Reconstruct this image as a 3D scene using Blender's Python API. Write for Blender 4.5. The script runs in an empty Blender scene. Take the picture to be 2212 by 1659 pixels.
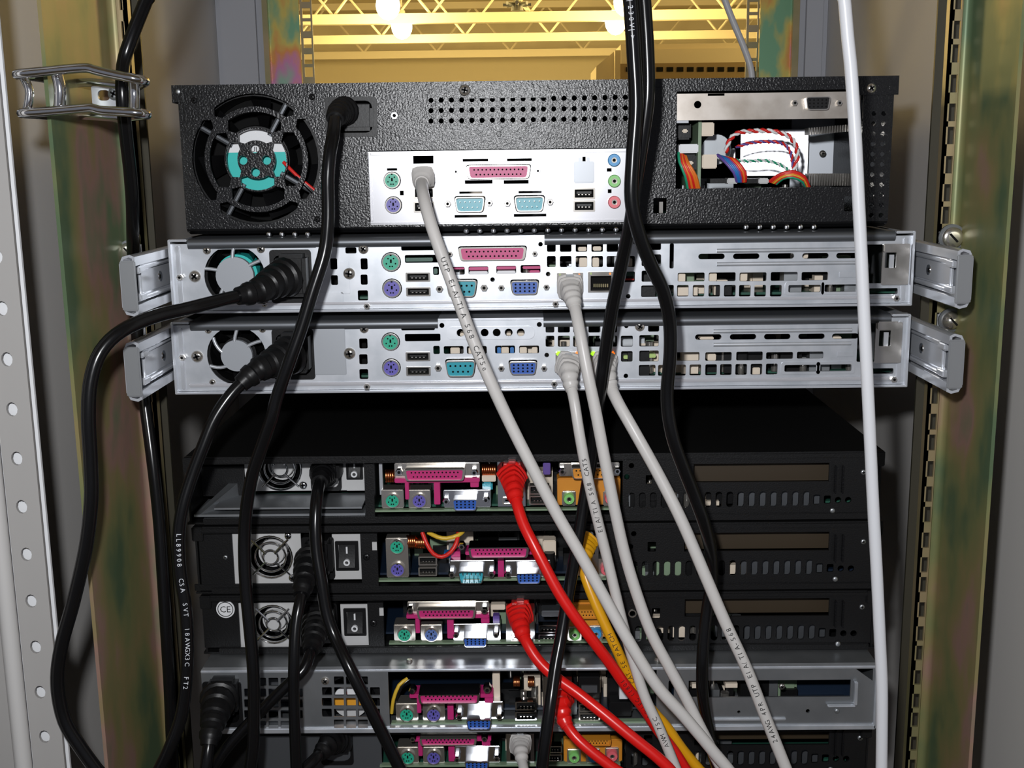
import bpy, bmesh, math, random
from mathutils import Vector, Matrix
from mathutils.geometry import delaunay_2d_cdt
random.seed(7)
PI = math.pi
C = bpy.context.scene.collection
scene = bpy.context.scene

# ------------------------------------------------------------------ camera
W, H, FPX = 2212.0, 1659.0, 2450.0
CAM = Vector((0.0, 0.0, 1.45))
pit, yaw, rol = math.radians(11.1), math.radians(0.66), math.radians(-0.72)
cp, sp, cy_, sy_, cr, sr = math.cos(pit), math.sin(pit), math.cos(yaw), math.sin(yaw), math.cos(rol), math.sin(rol)
Rp = Matrix(((1, 0, 0), (0, cp, -sp), (0, sp, cp)))
Ry = Matrix(((cy_, 0, sy_), (0, 1, 0), (-sy_, 0, cy_)))
Rr = Matrix(((cr, -sr, 0), (sr, cr, 0), (0, 0, 1)))
M3 = Rr @ Rp @ Ry                      # world (x right, down, forward) -> camera (right, down, forward)
def cam_axis(i):
    r = M3[i]
    return Vector((r[0], r[2], -r[1]))  # to world x right, y forward, z up
AX, AD, AF = cam_axis(0), cam_axis(1), cam_axis(2)
cam_data = bpy.data.cameras.new('camera')
cam_data.sensor_fit = 'HORIZONTAL'
cam_data.sensor_width = 36.0
cam_data.lens = 36.0 * FPX / W
cam_data.clip_start = 0.01
cam_data.clip_end = 100
cam = bpy.data.objects.new('camera', cam_data)
C.objects.link(cam)
mw = Matrix((AX, -AD, -AF)).transposed().to_4x4()
mw.translation = CAM
cam.matrix_world = mw
scene.camera = cam

# ------------------------------------------------------------------ world, lights, exposure
world = bpy.data.worlds.new('world')
scene.world = world
world.use_nodes = True
world.node_tree.nodes['Background'].inputs[0].default_value = (0.80, 0.82, 0.95, 1)
world.node_tree.nodes['Background'].inputs[1].default_value = 0.16
def light(name, kind, loc, energy, col, size=0.05, target=None, **kw):
    d = bpy.data.lights.new(name, kind)
    d.energy = energy; d.color = col
    if kind == 'AREA': d.size = size
    else: d.shadow_soft_size = size
    for k, v in kw.items(): setattr(d, k, v)
    o = bpy.data.objects.new(name, d); C.objects.link(o); o.location = loc
    if target is not None:
        o.rotation_euler = (Vector(target) - Vector(loc)).to_track_quat('-Z', 'Y').to_euler()
    return o
FLASH = CAM + AX * -0.035 - AD * 0.060 + AF * 0.0
light('camera_flash', 'SPOT', FLASH, 14.0, (0.97, 0.98, 1.0), 0.011, target=CAM + Vector((0.02, 0.66, 0.0)),
      spot_size=math.radians(125), spot_blend=0.7)
scene.view_settings.view_transform = 'Standard'
scene.view_settings.look = 'None'
scene.view_settings.exposure = 0.0
scene.view_settings.gamma = 1.0
scene.view_settings.use_curve_mapping = False

# ------------------------------------------------------------------ pixel <-> world on a real plane y = Y
def at(px, py, Y):
    d = AX * ((px - W / 2) / FPX) + AD * ((py - H / 2) / FPX) + AF
    return CAM + d * ((Y - CAM.y) / d.y)
def S(px, py, Y):
    return (at(px, py, Y) - CAM).dot(AF) / FPX
def rng(a, b): return a + (b - a) * random.random()

# ------------------------------------------------------------------ materials
MAT = {}
def mat(name, col, metallic=0.0, rough=0.5, bump=None, vary=None, spec=0.5, emit=None, coat=0, aniso=None):
    m = bpy.data.materials.new(name); m.use_nodes = True
    nt = m.node_tree; b = nt.nodes['Principled BSDF']
    b.inputs['Base Color'].default_value = (*col, 1)
    b.inputs['Metallic'].default_value = metallic
    b.inputs['Roughness'].default_value = rough
    b.inputs['Specular IOR Level'].default_value = spec
    if coat: b.inputs['Coat Weight'].default_value = coat; b.inputs['Coat Roughness'].default_value = 0.1
    if emit:
        b.inputs['Emission Color'].default_value = (*emit[0], 1); b.inputs['Emission Strength'].default_value = emit[1]
    tc = nt.nodes.new('ShaderNodeTexCoord')
    if bump:
        n = nt.nodes.new('ShaderNodeTexNoise'); n.inputs['Scale'].default_value = bump[0]; n.inputs['Detail'].default_value = 3
        bp = nt.nodes.new('ShaderNodeBump'); bp.inputs['Strength'].default_value = bump[1]; bp.inputs['Distance'].default_value = bump[2]
        nt.links.new(tc.outputs['Object'], n.inputs['Vector'])
        nt.links.new(n.outputs['Fac'], bp.inputs['Height']); nt.links.new(bp.outputs['Normal'], b.inputs['Normal'])
    if vary:      # (scale, [(pos, col)...], stretch)
        n = nt.nodes.new('ShaderNodeTexNoise'); n.inputs['Scale'].default_value = vary[0]; n.inputs['Detail'].default_value = 4
        mp = nt.nodes.new('ShaderNodeMapping'); mp.inputs['Scale'].default_value = vary[2] if len(vary) > 2 else (1, 1, 1)
        rp = nt.nodes.new('ShaderNodeValToRGB')
        el = rp.color_ramp.elements
        while len(el) < len(vary[1]): el.new(0.5)
        for e, (p, c) in zip(el, vary[1]): e.position = p; e.color = (*c, 1)
        nt.links.new(tc.outputs['Object'], mp.inputs['Vector']); nt.links.new(mp.outputs['Vector'], n.inputs['Vector'])
        nt.links.new(n.outputs['Fac'], rp.inputs['Fac']); nt.links.new(rp.outputs['Color'], b.inputs['Base Color'])
    MAT[name] = m
    return m
mat('black_powder', (0.008, 0.008, 0.009), 0, 0.24, bump=(850, 1.0, 0.00027), spec=0.42)
mat('black_satin', (0.007, 0.007, 0.0075), 0, 0.40, bump=(1100, 0.6, 0.0002), spec=0.36)
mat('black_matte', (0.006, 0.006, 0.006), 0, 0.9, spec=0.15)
mat('black_plastic', (0.0055, 0.0055, 0.006), 0, 0.40, bump=(700, 0.2, 0.0002), spec=0.3)
mat('black_rubber', (0.0045, 0.0045, 0.005), 0, 0.22, spec=0.38)
mat('galvanised', (0.6, 0.62, 0.65), 0.6, 0.37, vary=(70, [(0.3, (0.50, 0.53, 0.57)), (0.7, (0.66, 0.68, 0.72))]))
mat('bright_steel', (0.66, 0.68, 0.72), 0.55, 0.22)
mat('grey_steel', (0.42, 0.44, 0.46), 0.9, 0.42, vary=(40, [(0.35, (0.36, 0.38, 0.4)), (0.7, (0.46, 0.48, 0.5))]))
mat('satin_grey', (0.16, 0.17, 0.185), 0.75, 0.42)
mat('shield_steel', (0.60, 0.60, 0.63), 0.42, 0.25)
mat('nickel', (0.74, 0.70, 0.64), 0.9, 0.17)
mat('bracket_nickel', (0.42, 0.38, 0.34), 0.8, 0.38, vary=(45, [(0.3, (0.28, 0.24, 0.20)), (0.6, (0.46, 0.42, 0.38))]))
mat('chrome', (0.85, 0.86, 0.88), 1.0, 0.12)
mat('zinc_chromate', (0.3, 0.3, 0.14), 0.22, 0.40, spec=0.3, vary=(15, [(0.36, (0.10, 0.15, 0.08)), (0.44, (0.20, 0.21, 0.09)), (0.51, (0.27, 0.22, 0.10)), (0.57, (0.33, 0.20, 0.16)), (0.66, (0.15, 0.20, 0.11))], (1, 1, 0.55)))
mat('zinc_rainbow', (0.5, 0.4, 0.25), 0.6, 0.38, vary=(22, [(0.36, (0.18, 0.36, 0.22)), (0.44, (0.55, 0.45, 0.12)), (0.51, (0.62, 0.25, 0.08)), (0.57, (0.5, 0.2, 0.36)), (0.66, (0.25, 0.38, 0.3))], (1, 1, 0.5)))
mat('zinc_gold', (0.3, 0.26, 0.12), 0.3, 0.38, vary=(20, [(0.4, (0.27, 0.245, 0.12)), (0.6, (0.36, 0.28, 0.16))]))
mat('panel_grey', (0.66, 0.64, 0.62), 0.0, 0.5, bump=(800, 0.1, 0.0003))
mat('frame_grey', (0.35, 0.34, 0.33), 0.0, 0.5)
mat('tab_grey', (0.34, 0.35, 0.36), 0.6, 0.35)
mat('post_grey', (0.42, 0.43, 0.47), 0.0, 0.45)
mat('pvc_grey', (0.58, 0.56, 0.54), 0, 0.35, spec=0.4)
mat('pvc_white', (0.66, 0.67, 0.70), 0, 0.35, spec=0.4)
mat('pvc_red', (0.72, 0.010, 0.008), 0, 0.30, spec=0.5)
mat('pvc_yellow', (0.75, 0.36, 0.008), 0, 0.32, spec=0.5)
mat('clear_plug', (0.42, 0.43, 0.44), 0.2, 0.15, spec=0.7)
mat('red_clear', (0.45, 0.03, 0.03), 0.1, 0.2, spec=0.7)
mat('port_green', (0.02, 0.38, 0.24), 0, 0.4)
mat('port_purple', (0.12, 0.10, 0.42), 0, 0.4)
mat('port_blue', (0.025, 0.10, 0.42), 0, 0.4)
mat('port_magenta', (0.50, 0.022, 0.16), 0, 0.42)
mat('port_teal', (0.03, 0.32, 0.40), 0, 0.3)
mat('port_orange', (0.62, 0.24, 0.02), 0, 0.45)
mat('jack_dusk', (0.10, 0.17, 0.42), 0, 0.4)
mat('jack_blue', (0.05, 0.30, 0.62), 0, 0.4)
mat('jack_green', (0.22, 0.58, 0.16), 0, 0.4)
mat('jack_pink', (0.75, 0.14, 0.17), 0, 0.4)
mat('label_teal', (0.02, 0.50, 0.46), 0, 0.5)
mat('label_white', (0.75, 0.76, 0.78), 0, 0.5)
mat('label_grey', (0.5, 0.5, 0.5), 0, 0.5)
mat('label_orange', (0.75, 0.33, 0.02), 0, 0.5)
mat('sheet_grey', (0.38, 0.40, 0.43), 0.3, 0.4)
mat('pcb', (0.02, 0.09, 0.06), 0, 0.4)
mat('pcb_edge', (0.20, 0.28, 0.18), 0, 0.5)
mat('pcb_blue', (0.008, 0.017, 0.036), 0, 0.4)
mat('cream', (0.72, 0.62, 0.50), 0, 0.5)
mat('copper', (0.75, 0.22, 0.08), 1.0, 0.25)
mat('warm_view_brown', (0.034, 0.021, 0.008), 0, 0.6)  # brown stands in for the warm room beyond the card windows
mat('black_lid', (0.005, 0.005, 0.005), 0, 0.75, spec=0.12)
mat('wire_red', (0.65, 0.02, 0.015), 0, 0.4)
mat('wire_orange', (0.75, 0.18, 0.02), 0, 0.4)
mat('wire_yellow', (0.7, 0.45, 0.04), 0, 0.4)
mat('wire_green', (0.02, 0.30, 0.16), 0, 0.4)
mat('wire_blue', (0.02, 0.16, 0.45), 0, 0.4)
mat('wire_violet', (0.12, 0.07, 0.3), 0, 0.4)
mat('wire_white', (0.75, 0.75, 0.75), 0, 0.4)
mat('led_green', (0.3, 0.8, 0.02), 0, 0.4, emit=((0.42, 0.9, 0.02), 0.9))
mat('led_orange', (0.9, 0.25, 0.02), 0, 0.4, emit=((1.0, 0.22, 0.02), 0.8))
mat('led_off_green', (0.45, 0.6, 0.2), 0, 0.4)
mat('ink_black', (0.01, 0.01, 0.01), 0, 0.6)
mat('ink_white', (0.6, 0.62, 0.66), 0, 0.6)
mat('room_paint', (0.72, 0.66, 0.52), 0, 0.7)
mat('room_deck', (0.66, 0.58, 0.42), 0, 0.7)
mat('joist_paint', (0.74, 0.68, 0.54), 0, 0.5)
mat('room_floor', (0.30, 0.28, 0.25), 0, 0.6, vary=(3, [(0.3, (0.26, 0.25, 0.22)), (0.7, (0.34, 0.32, 0.28))]))
mat('lamp_glow', (1, 0.9, 0.6), 0, 0.5, emit=((1.0, 0.86, 0.50), 9.0))
mat('rail_hole_shade', (0.05, 0.045, 0.03), 0.3, 0.5)  # darkness behind the rail holes put into the colour
mat('frame_light', (0.5, 0.49, 0.48), 0, 0.45)
mat('unit_brown', (0.22, 0.16, 0.08), 0, 0.6)
mat('unit_beige', (0.58, 0.52, 0.40), 0, 0.6)

# ------------------------------------------------------------------ mesh helpers
ORG = {}
def org(p):
    return ORG.get(p.name, Vector((0, 0, 0))) if p else Vector((0, 0, 0))
def link_mesh(name, me, material, parent, smooth=None):
    o = bpy.data.objects.new(name, me); C.objects.link(o)
    if material: me.materials.append(MAT[material])
    if parent:
        o.parent = parent; ORG[o.name] = org(parent)
    if smooth is not None:
        me.polygons.foreach_set('use_smooth', [True] * len(me.polygons))
        try: me.set_sharp_from_angle(angle=math.radians(smooth))
        except Exception: pass
    return o
class MB:
    def __init__(s): s.v = []; s.f = []
    def add(s, vs, fs):
        n = len(s.v); s.v += [Vector(v) for v in vs]; s.f += [tuple(i + n for i in f) for f in fs]
    def box(s, x0, x1, y0, y1, z0, z1):
        vs = [(x, y, z) for z in (z0, z1) for y in (y0, y1) for x in (x0, x1)]
        s.add(vs, [(0, 2, 3, 1), (4, 5, 7, 6), (0, 1, 5, 4), (2, 6, 7, 3), (0, 4, 6, 2), (1, 3, 7, 5)]); return s
    def cbox(s, c, sx, sy, sz, rot=None):
        hx, hy, hz = sx / 2, sy / 2, sz / 2
        vs = [Vector((x, y, z)) for z in (-hz, hz) for y in (-hy, hy) for x in (-hx, hx)]
        if rot is not None: vs = [rot @ v for v in vs]
        s.add([v + Vector(c) for v in vs], [(0, 2, 3, 1), (4, 5, 7, 6), (0, 1, 5, 4), (2, 6, 7, 3), (0, 4, 6, 2), (1, 3, 7, 5)]); return s
    def bbox(s, x0, x1, y0, y1, z0, z1, b):      # box with chamfered edges
        bm = bmesh.new(); bmesh.ops.create_cube(bm, size=1)
        for v in bm.verts: v.co = Vector(((x0 + x1) / 2 + v.co.x * (x1 - x0), (y0 + y1) / 2 + v.co.y * (y1 - y0), (z0 + z1) / 2 + v.co.z * (z1 - z0)))
        bmesh.ops.bevel(bm, geom=bm.edges[:], offset=b, segments=2, affect='EDGES')
        bm.verts.index_update(); s.add([v.co.copy() for v in bm.verts], [[v.index for v in f.verts] for f in bm.faces]); bm.free(); return s
    def prism(s, poly, y0, y1):                   # convex polygon in (x,z), extruded along y
        n = len(poly)
        vs = [(x, y0, z) for x, z in poly] + [(x, y1, z) for x, z in poly]
        s.add(vs, [tuple(range(n)), tuple(range(2 * n - 1, n - 1, -1))] + [(i, i + n, (i + 1) % n + n, (i + 1) % n) for i in range(n)]); return s
    def loft(s, rings, cap=True):                 # rings: lists of points of equal length
        n = len(rings[0]); vs = [p for r in rings for p in r]; fs = []
        for k in range(len(rings) - 1):
            for i in range(n):
                j = (i + 1) % n; fs.append((k * n + i, k * n + j, (k + 1) * n + j, (k + 1) * n + i))
        if cap: fs += [tuple(range(n - 1, -1, -1)), tuple(range((len(rings) - 1) * n, len(rings) * n))]
        s.add(vs, fs); return s
    def cyl(s, p0, p1, r0, r1=None, n=14, cap=True):
        p0, p1 = Vector(p0), Vector(p1); r1 = r0 if r1 is None else r1
        d = (p1 - p0).normalized(); a = d.orthogonal().normalized(); b = d.cross(a)
        R = []
        for p, r in ((p0, r0), (p1, r1)): R.append([p + (a * math.cos(t) + b * math.sin(t)) * r for t in [2 * PI * i / n for i in range(n)]])
        return s.loft(R, cap)
    def lathe(s, c, prof, n=20, cap=True):                  # profile [(r, y)] around the y axis through c
        R = [[Vector((c[0] + r * math.cos(2 * PI * i / n), c[1] + y, c[2] + r * math.sin(2 * PI * i / n))) for i in range(n)] for r, y in prof]
        return s.loft(R, cap)
    def ring(s, c, prof, n=20):                   # closed profile, no caps
        return s.lathe(c, list(prof) + [prof[0]], n, False)
    def tube(s, pts, r, n=10, cap=True):
        rs = r if isinstance(r, (list, tuple)) else [r] * len(pts)
        R = []
        for p, (a, b), q in zip(pts, frames(pts), rs):
            R.append([p + (a * math.cos(2 * PI * i / n) + b * math.sin(2 * PI * i / n)) * q for i in range(n)])
        return s.loft(R, cap)
    def build(s, name, material, parent=None, smooth=40, recalc=True):
        me = bpy.data.meshes.new(name); o0 = org(parent)
        me.from_pydata([v - o0 for v in s.v], [], s.f)
        if recalc:
            bm = bmesh.new(); bm.from_mesh(me); bmesh.ops.recalc_face_normals(bm, faces=bm.faces[:]); bm.to_mesh(me); bm.free()
        return link_mesh(name, me, material, parent, smooth)
def frames(pts):
    out = []; a = None
    for i in range(len(pts)):
        t = (pts[min(i + 1, len(pts) - 1)] - pts[max(i - 1, 0)]).normalized()
        if a is None:
            a = Vector((0, -1, 0)) - t * t.dot(Vector((0, -1, 0)))
            if a.length < 1e-4: a = t.orthogonal()
        else: a = a - t * t.dot(a)
        a = a.normalized(); out.append((a, t.cross(a)))
    return out
def spline(ps, step=0.004):
    ps = [Vector(p) for p in ps]; out = []
    q = [ps[0] * 2 - ps[1]] + ps + [ps[-1] * 2 - ps[-2]]
    for i in range(1, len(q) - 2):
        p0, p1, p2, p3 = q[i - 1:i + 3]
        n = max(2, int((p2 - p1).length / step))
        for k in range(n):
            t = k / n
            out.append(0.5 * ((2 * p1) + (p2 - p0) * t + (2 * p0 - 5 * p1 + 4 * p2 - p3) * t * t + (3 * p1 - p0 - 3 * p2 + p3) * t ** 3))
    out.append(ps[-1]); return out
def inside(x, z, poly):
    r = False; j = len(poly) - 1
    for i in range(len(poly)):
        xi, zi = poly[i]; xj, zj = poly[j]
        if (zi > z) != (zj > z) and x < (xj - xi) * (z - zi) / (zj - zi) + xi: r = not r
        j = i
    return r
def plate(name, outer, holes, y0, th, material, parent, bevel=0.0, smooth=30):
    co = []; ed = []
    for poly in [outer] + list(holes):
        n0 = len(co); n = len(poly); co += [Vector(p) for p in poly]; ed += [(n0 + i, n0 + (i + 1) % n) for i in range(n)]
    V, E_, F, _a, _b, _c = delaunay_2d_cdt(co, ed, [], 0, 1e-7)
    n = len(V); vs = [(v.x, y0, v.y) for v in V] + [(v.x, y0 + th, v.y) for v in V]
    fs = []; cnt = {}
    bx_ = [(min(p[0] for p in h), max(p[0] for p in h), min(p[1] for p in h), max(p[1] for p in h), h) for h in holes]
    for f in F:
        gx = sum(V[i].x for i in f) / len(f); gz = sum(V[i].y for i in f) / len(f)
        if not inside(gx, gz, outer) or any(b0 < gx < b1 and b2 < gz < b3 and inside(gx, gz, h) for b0, b1, b2, b3, h in bx_): continue
        fs.append(tuple(f)); fs.append(tuple(i + n for i in reversed(f)))
        for i in range(len(f)):
            e = (f[i], f[(i + 1) % len(f)]); k = (min(e), max(e)); cnt.setdefault(k, []).append(e)
    for k, es in cnt.items():
        if len(es) == 1: a_, b_ = es[0]; fs.append((b_, a_, a_ + n, b_ + n))
    mb = MB(); mb.add(vs, fs)
    return mb.build(name, material, parent, smooth)
def text_mesh(s, size):
    cu = bpy.data.curves.new('t', 'FONT'); cu.body = s; cu.size = size; cu.resolution_u = 2
    tmp = bpy.data.objects.new('t', cu); me = bpy.data.meshes.new_from_object(tmp)
    bpy.data.objects.remove(tmp); bpy.data.curves.remove(cu)
    bm = bmesh.new(); bm.from_mesh(me); bpy.data.meshes.remove(me)
    for k in range(2):
        bmesh.ops.triangulate(bm, faces=bm.faces[:])
        bmesh.ops.subdivide_edges(bm, edges=[e for e in bm.edges if e.calc_length() > size * 0.16], cuts=2)
    bm.verts.index_update(); vs = [v.co.copy() for v in bm.verts]; fs = [tuple(v.index for v in f.verts) for f in bm.faces]; bm.free()
    return vs, fs
# polygons in (X,Z) from pixel centre and pixel size on plane Y
def rect(px, py, w, h, Y, r=0.0):
    c = at(px, py, Y); s = S(px, py, Y); a, b = w * s / 2, h * s / 2; q = min(r * s, a * 0.99, b * 0.99)
    if q <= 0: return [(c.x - a, c.z - b), (c.x + a, c.z - b), (c.x + a, c.z + b), (c.x - a, c.z + b)]
    out = []
    for cx, cz, t0 in ((a - q, b - q, 0), (-a + q, b - q, 90), (-a + q, -b + q, 180), (a - q, -b + q, 270)):
        for k in range(4):
            t = math.radians(t0 + 30 * k); out.append((c.x + cx + q * math.cos(t), c.z + cz + q * math.sin(t)))
    return out
def circ(px, py, r, Y, n=14, t0=0):
    c = at(px, py, Y); s = S(px, py, Y) * r
    return [(c.x + s * math.cos(2 * PI * i / n + t0), c.z + s * math.sin(2 * PI * i / n + t0)) for i in range(n)]
def arcslot(c, r0, r1, a0, a1, n=12):
    rm, hw = (r0 + r1) / 2, (r1 - r0) / 2; e = hw * 0.8 / rm
    pts = []
    for i in range(n + 1):
        t = a0 + e + (a1 - a0 - 2 * e) * i / n; pts.append((c.x + r1 * math.cos(t), c.z + r1 * math.sin(t)))
    pts.append((c.x + rm * math.cos(a1), c.z + rm * math.sin(a1)))
    for i in range(n, -1, -1):
        t = a0 + e + (a1 - a0 - 2 * e) * i / n; pts.append((c.x + r0 * math.cos(t), c.z + r0 * math.sin(t)))
    pts.append((c.x + rm * math.cos(a0), c.z + rm * math.sin(a0)))
    return pts
def dpoly(px, py, w, h, Y, grow=0.0, slant=0.16, flip=False, r=0.22):
    c = at(px, py, Y); s = S(px, py, Y); a, b = w * s / 2 + grow, h * s / 2 + grow; k = h * s * slant
    k = -k if flip else k
    base = [(-a + (k if k > 0 else 0), -b), (a - (k if k > 0 else 0), -b), (a + (k if k < 0 else 0), b), (-a - (k if k < 0 else 0), b)]
    out = []; q = r * h * s
    for i in range(4):
        p = Vector(base[i]); u = (Vector(base[i - 1]) - p).normalized(); v = (Vector(base[(i + 1) % 4]) - p).normalized()
        for t in (0, 0.33, 0.67, 1):
            d = p + u * q * (1 - t) ** 2 + v * q * t ** 2; out.append((c.x + d.x, c.z + d.y))
    return out
# pixel-placed boxes / cylinders added to a mesh builder; Y = front face, dp = depth backwards
def pbox(mb, px, py, w, h, Y, dp, b=0.0):
    c = at(px, py, Y); s = S(px, py, Y)
    a = (c.x - w * s / 2, c.x + w * s / 2, Y, Y + dp, c.z - h * s / 2, c.z + h * s / 2)
    return mb.bbox(*a, b) if b else mb.box(*a)
def pcyl(mb, px, py, r, Y, dp, n=18, taper=1.0):
    c = at(px, py, Y); s = S(px, py, Y) * r
    return mb.lathe((c.x, Y, c.z), [(s * taper, 0), (s, dp)], n)

def tag(o, label, cat, group=None, kind=None):
    o['label'] = label
    if cat: o['category'] = cat
    if group: o['group'] = group
    if kind: o['kind'] = kind
    return o
def thing(name, label, cat, loc, group=None):
    o = bpy.data.objects.new(name, None); C.objects.link(o)
    o.empty_display_size = 0.02; o.location = loc; ORG[o.name] = Vector(loc)
    return tag(o, label, cat, group)
def lab(o, text): o['label'] = text; return o

# ------------------------------------------------------------------ small hardware and ports (parts of a server)
def screw(par, px, py, r, Y, m='nickel', cross=True, name='screw'):
    c = at(px, py, Y); s = S(px, py, Y) * r; h = s * 0.5
    o = MB().lathe((c.x, Y, c.z), [(s * 0.35, -h), (s * 0.75, -h * 0.8), (s * 0.97, -h * 0.35), (s, 0.0002)], 18).build(name, m, par, 50)
    if cross:
        mb = MB(); q = s * 0.55; w = s * 0.16; t = rng(0, 1.5)
        for a in (t, t + PI / 2): mb.cbox((c.x, Y - h * 0.86, c.z), 2 * q, h * 0.34, 2 * w, Matrix.Rotation(a, 3, 'Y'))
        mb.build('cross_slot', 'black_matte', o, 30)
    return o
def hexnut(par, px, py, r, Y, m='nickel', proud=0.004):
    c = at(px, py, Y); s = S(px, py, Y) * r
    o = MB().lathe((c.x, Y, c.z), [(s * 0.85, -proud), (s, -proud * 0.8), (s, 0.0005)], 6).build('jack_screw', m, par, 30)
    MB().lathe((c.x, Y, c.z), [(s * 0.42, -proud - 0.0002), (s * 0.45, -proud + 0.001)], 12).build('thread_hole', 'black_matte', o, 30)
    return o
def ps2(par, px, py, r, Y, purple=False, shell='nickel', col=None):
    c = at(px, py, Y); s = S(px, py, Y) * r
    o = MB().ring((c.x, Y, c.z), [(s * 0.93, -0.0022), (s * 1.06, -0.0022), (s * 1.1, -0.0015), (s * 1.1, 0.004), (s * 0.93, 0.004)], 24).build('keyboard_port' if purple else 'mouse_port', shell, par, 40)
    MB().lathe((c.x, Y, c.z), [(s * 0.95, -0.0014), (s * 0.95, 0.004)], 24).build('socket', col or ('port_purple' if purple else 'port_green'), o, 40)
    mb = MB()
    for a in (20, 75, 105, 160, 235, 305):
        t = math.radians(a + 180 if False else a); d = 0.58 * s
        mb.lathe((c.x + d * math.cos(t), Y - 0.0016, c.z - d * math.sin(t) * 0.9), [(s * 0.10, 0), (s * 0.10, 0.001)], 8)
    mb.cbox((c.x, Y - 0.0014, c.z + s * 0.12), s * 0.22, 0.0006, s * 0.42)
    mb.cbox((c.x, Y - 0.0014, c.z + s * 0.84), s * 0.22, 0.0006, s * 0.2)
    mb.build('pin_holes', 'black_matte', o, 30)
    return o
def dsub(par, name, px, py, w, h, Y, col, rows, male=False, shell='nickel', proud=0.005, nuts=None, flip=False):
    c = at(px, py, Y); s = S(px, py, Y)
    o = plate(name, dpoly(px, py, w * 1.08, h * 1.16, Y, flip=flip), [dpoly(px, py, w, h, Y, flip=flip)], Y - proud, proud + 0.001, shell, par, 0.0003)
    ins = MB().prism(dpoly(px, py, w * 1.0, h * 1.0, Y, flip=flip), Y - proud * (0.1 if male else 0.85), Y + 0.001).build('socket', col, o, 30)
    mb = MB(); n = max(rows)
    step = w * 0.88 / n * s
    for k, m in enumerate(rows):
        z = c.z + (((len(rows) - 1) / 2 - k) * h * (0.42 if len(rows) == 2 else 0.29)) * s
        for i in range(m):
            x = c.x + (i - (m - 1) / 2) * step
            if male: mb.cyl((x, Y, z), (x, Y - proud * 0.85, z), step * 0.13, step * 0.1, 8)
            else: mb.lathe((x, Y - proud * 0.85 - 0.00015, z), [(step * 0.22, 0), (step * 0.22, 0.0005)], 8)
    mb.build('pins' if male else 'contact_holes', 'nickel' if male else 'black_matte', o, 40)
    if nuts:
        for nx, ny in nuts: hexnut(par, nx, ny, h * 0.28 if len(rows) == 3 else h * 0.26, Y)
    return o
def usb(par, px, py, w, h, Y, frame='nickel'):
    o = plate('usb_port', rect(px, py, w, h, Y, 2), [rect(px, py, w * 0.86, h * 0.72, Y, 1)], Y - 0.0008, 0.006, frame, par)
    mb = MB(); pbox(mb, px, py, w * 0.9, h * 0.8, Y + 0.004, 0.002); mb.build('socket_back', 'black_matte', o, 30)
    mb = MB(); pbox(mb, px, py - h * 0.08, w * 0.68, h * 0.22, Y + 0.0004, 0.005); mb.build('tongue', 'black_plastic', o, 30)
    mb = MB()
    for i in range(4): pbox(mb, px + (i - 1.5) * w * 0.16, py + h * 0.1, w * 0.07, h * 0.1, Y + 0.0006, 0.003)
    mb.build('contacts', 'nickel', o, 30)
    return o
def rj45(par, px, py, w, h, Y, lit=None, frame='nickel', shielded=False):
    o = plate('network_port', rect(px, py, w, h, Y, 1), [[(x, z) for x, z in rect(px, py + h * 0.06, w * 0.8, h * 0.72, Y)]], Y - 0.0012, 0.008, frame, par)
    mb = MB(); pbox(mb, px, py, w * 0.9, h * 0.9, Y + 0.0065, 0.003); mb.build('socket_back', 'black_matte', o, 30)
    mb = MB()
    for i in range(8): pbox(mb, px + (i - 3.5) * w * 0.075, py + h * 0.18, w * 0.03, h * 0.16, Y + 0.002, 0.003)
    mb.build('contacts', 'zinc_gold', o, 30)
    if lit is not None:
        for sx, m in ((-0.38, 'led_green' if lit else 'led_off_green'), (0.36, 'led_orange')):
            mb = MB(); pbox(mb, px + sx * w, py - h * 0.40, w * (0.2 if lit else 0.13), h * (0.2 if lit else 0.10), Y - 0.002, 0.003, 0.0006); lab(mb.build('status_light', m, o, 30), 'green status light' if sx < 0 else 'orange status light')
    return o
def jack(par, px, py, r, Y, col, bright='nickel'):
    c = at(px, py, Y); s = S(px, py, Y) * r
    o = MB().ring((c.x, Y, c.z), [(s * 0.45, 0.002), (s * 0.45, -0.003), (s * 0.9, -0.003), (s, -0.0024), (s, 0.002)], 22).build('audio_jack', col, par, 45)
    MB().ring((c.x, Y, c.z), [(s * 0.26, 0.0), (s * 0.26, -0.0024), (s * 0.46, -0.0024), (s * 0.46, 0)], 16).build('contact_ring', bright, o, 40)
    MB().lathe((c.x, Y, c.z), [(s * 0.28, -0.001), (s * 0.28, 0.001)], 12).build('jack_hole', 'black_matte', o, 40)
    return o
def inlet(par, px, py, w, h, Y, proud=0.001, depth=0.018):
    o = plate('power_inlet', rect(px, py, w, h, Y, 7), [rect(px, py, w * 0.82, h * 0.80, Y, 14)], Y - proud, depth, 'black_plastic', par, 0.0006)
    mb = MB(); pbox(mb, px, py, w * 0.9, h * 0.9, Y + depth - 0.003, 0.004); mb.build('inlet_back', 'black_matte', o, 30)
    return o
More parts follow.
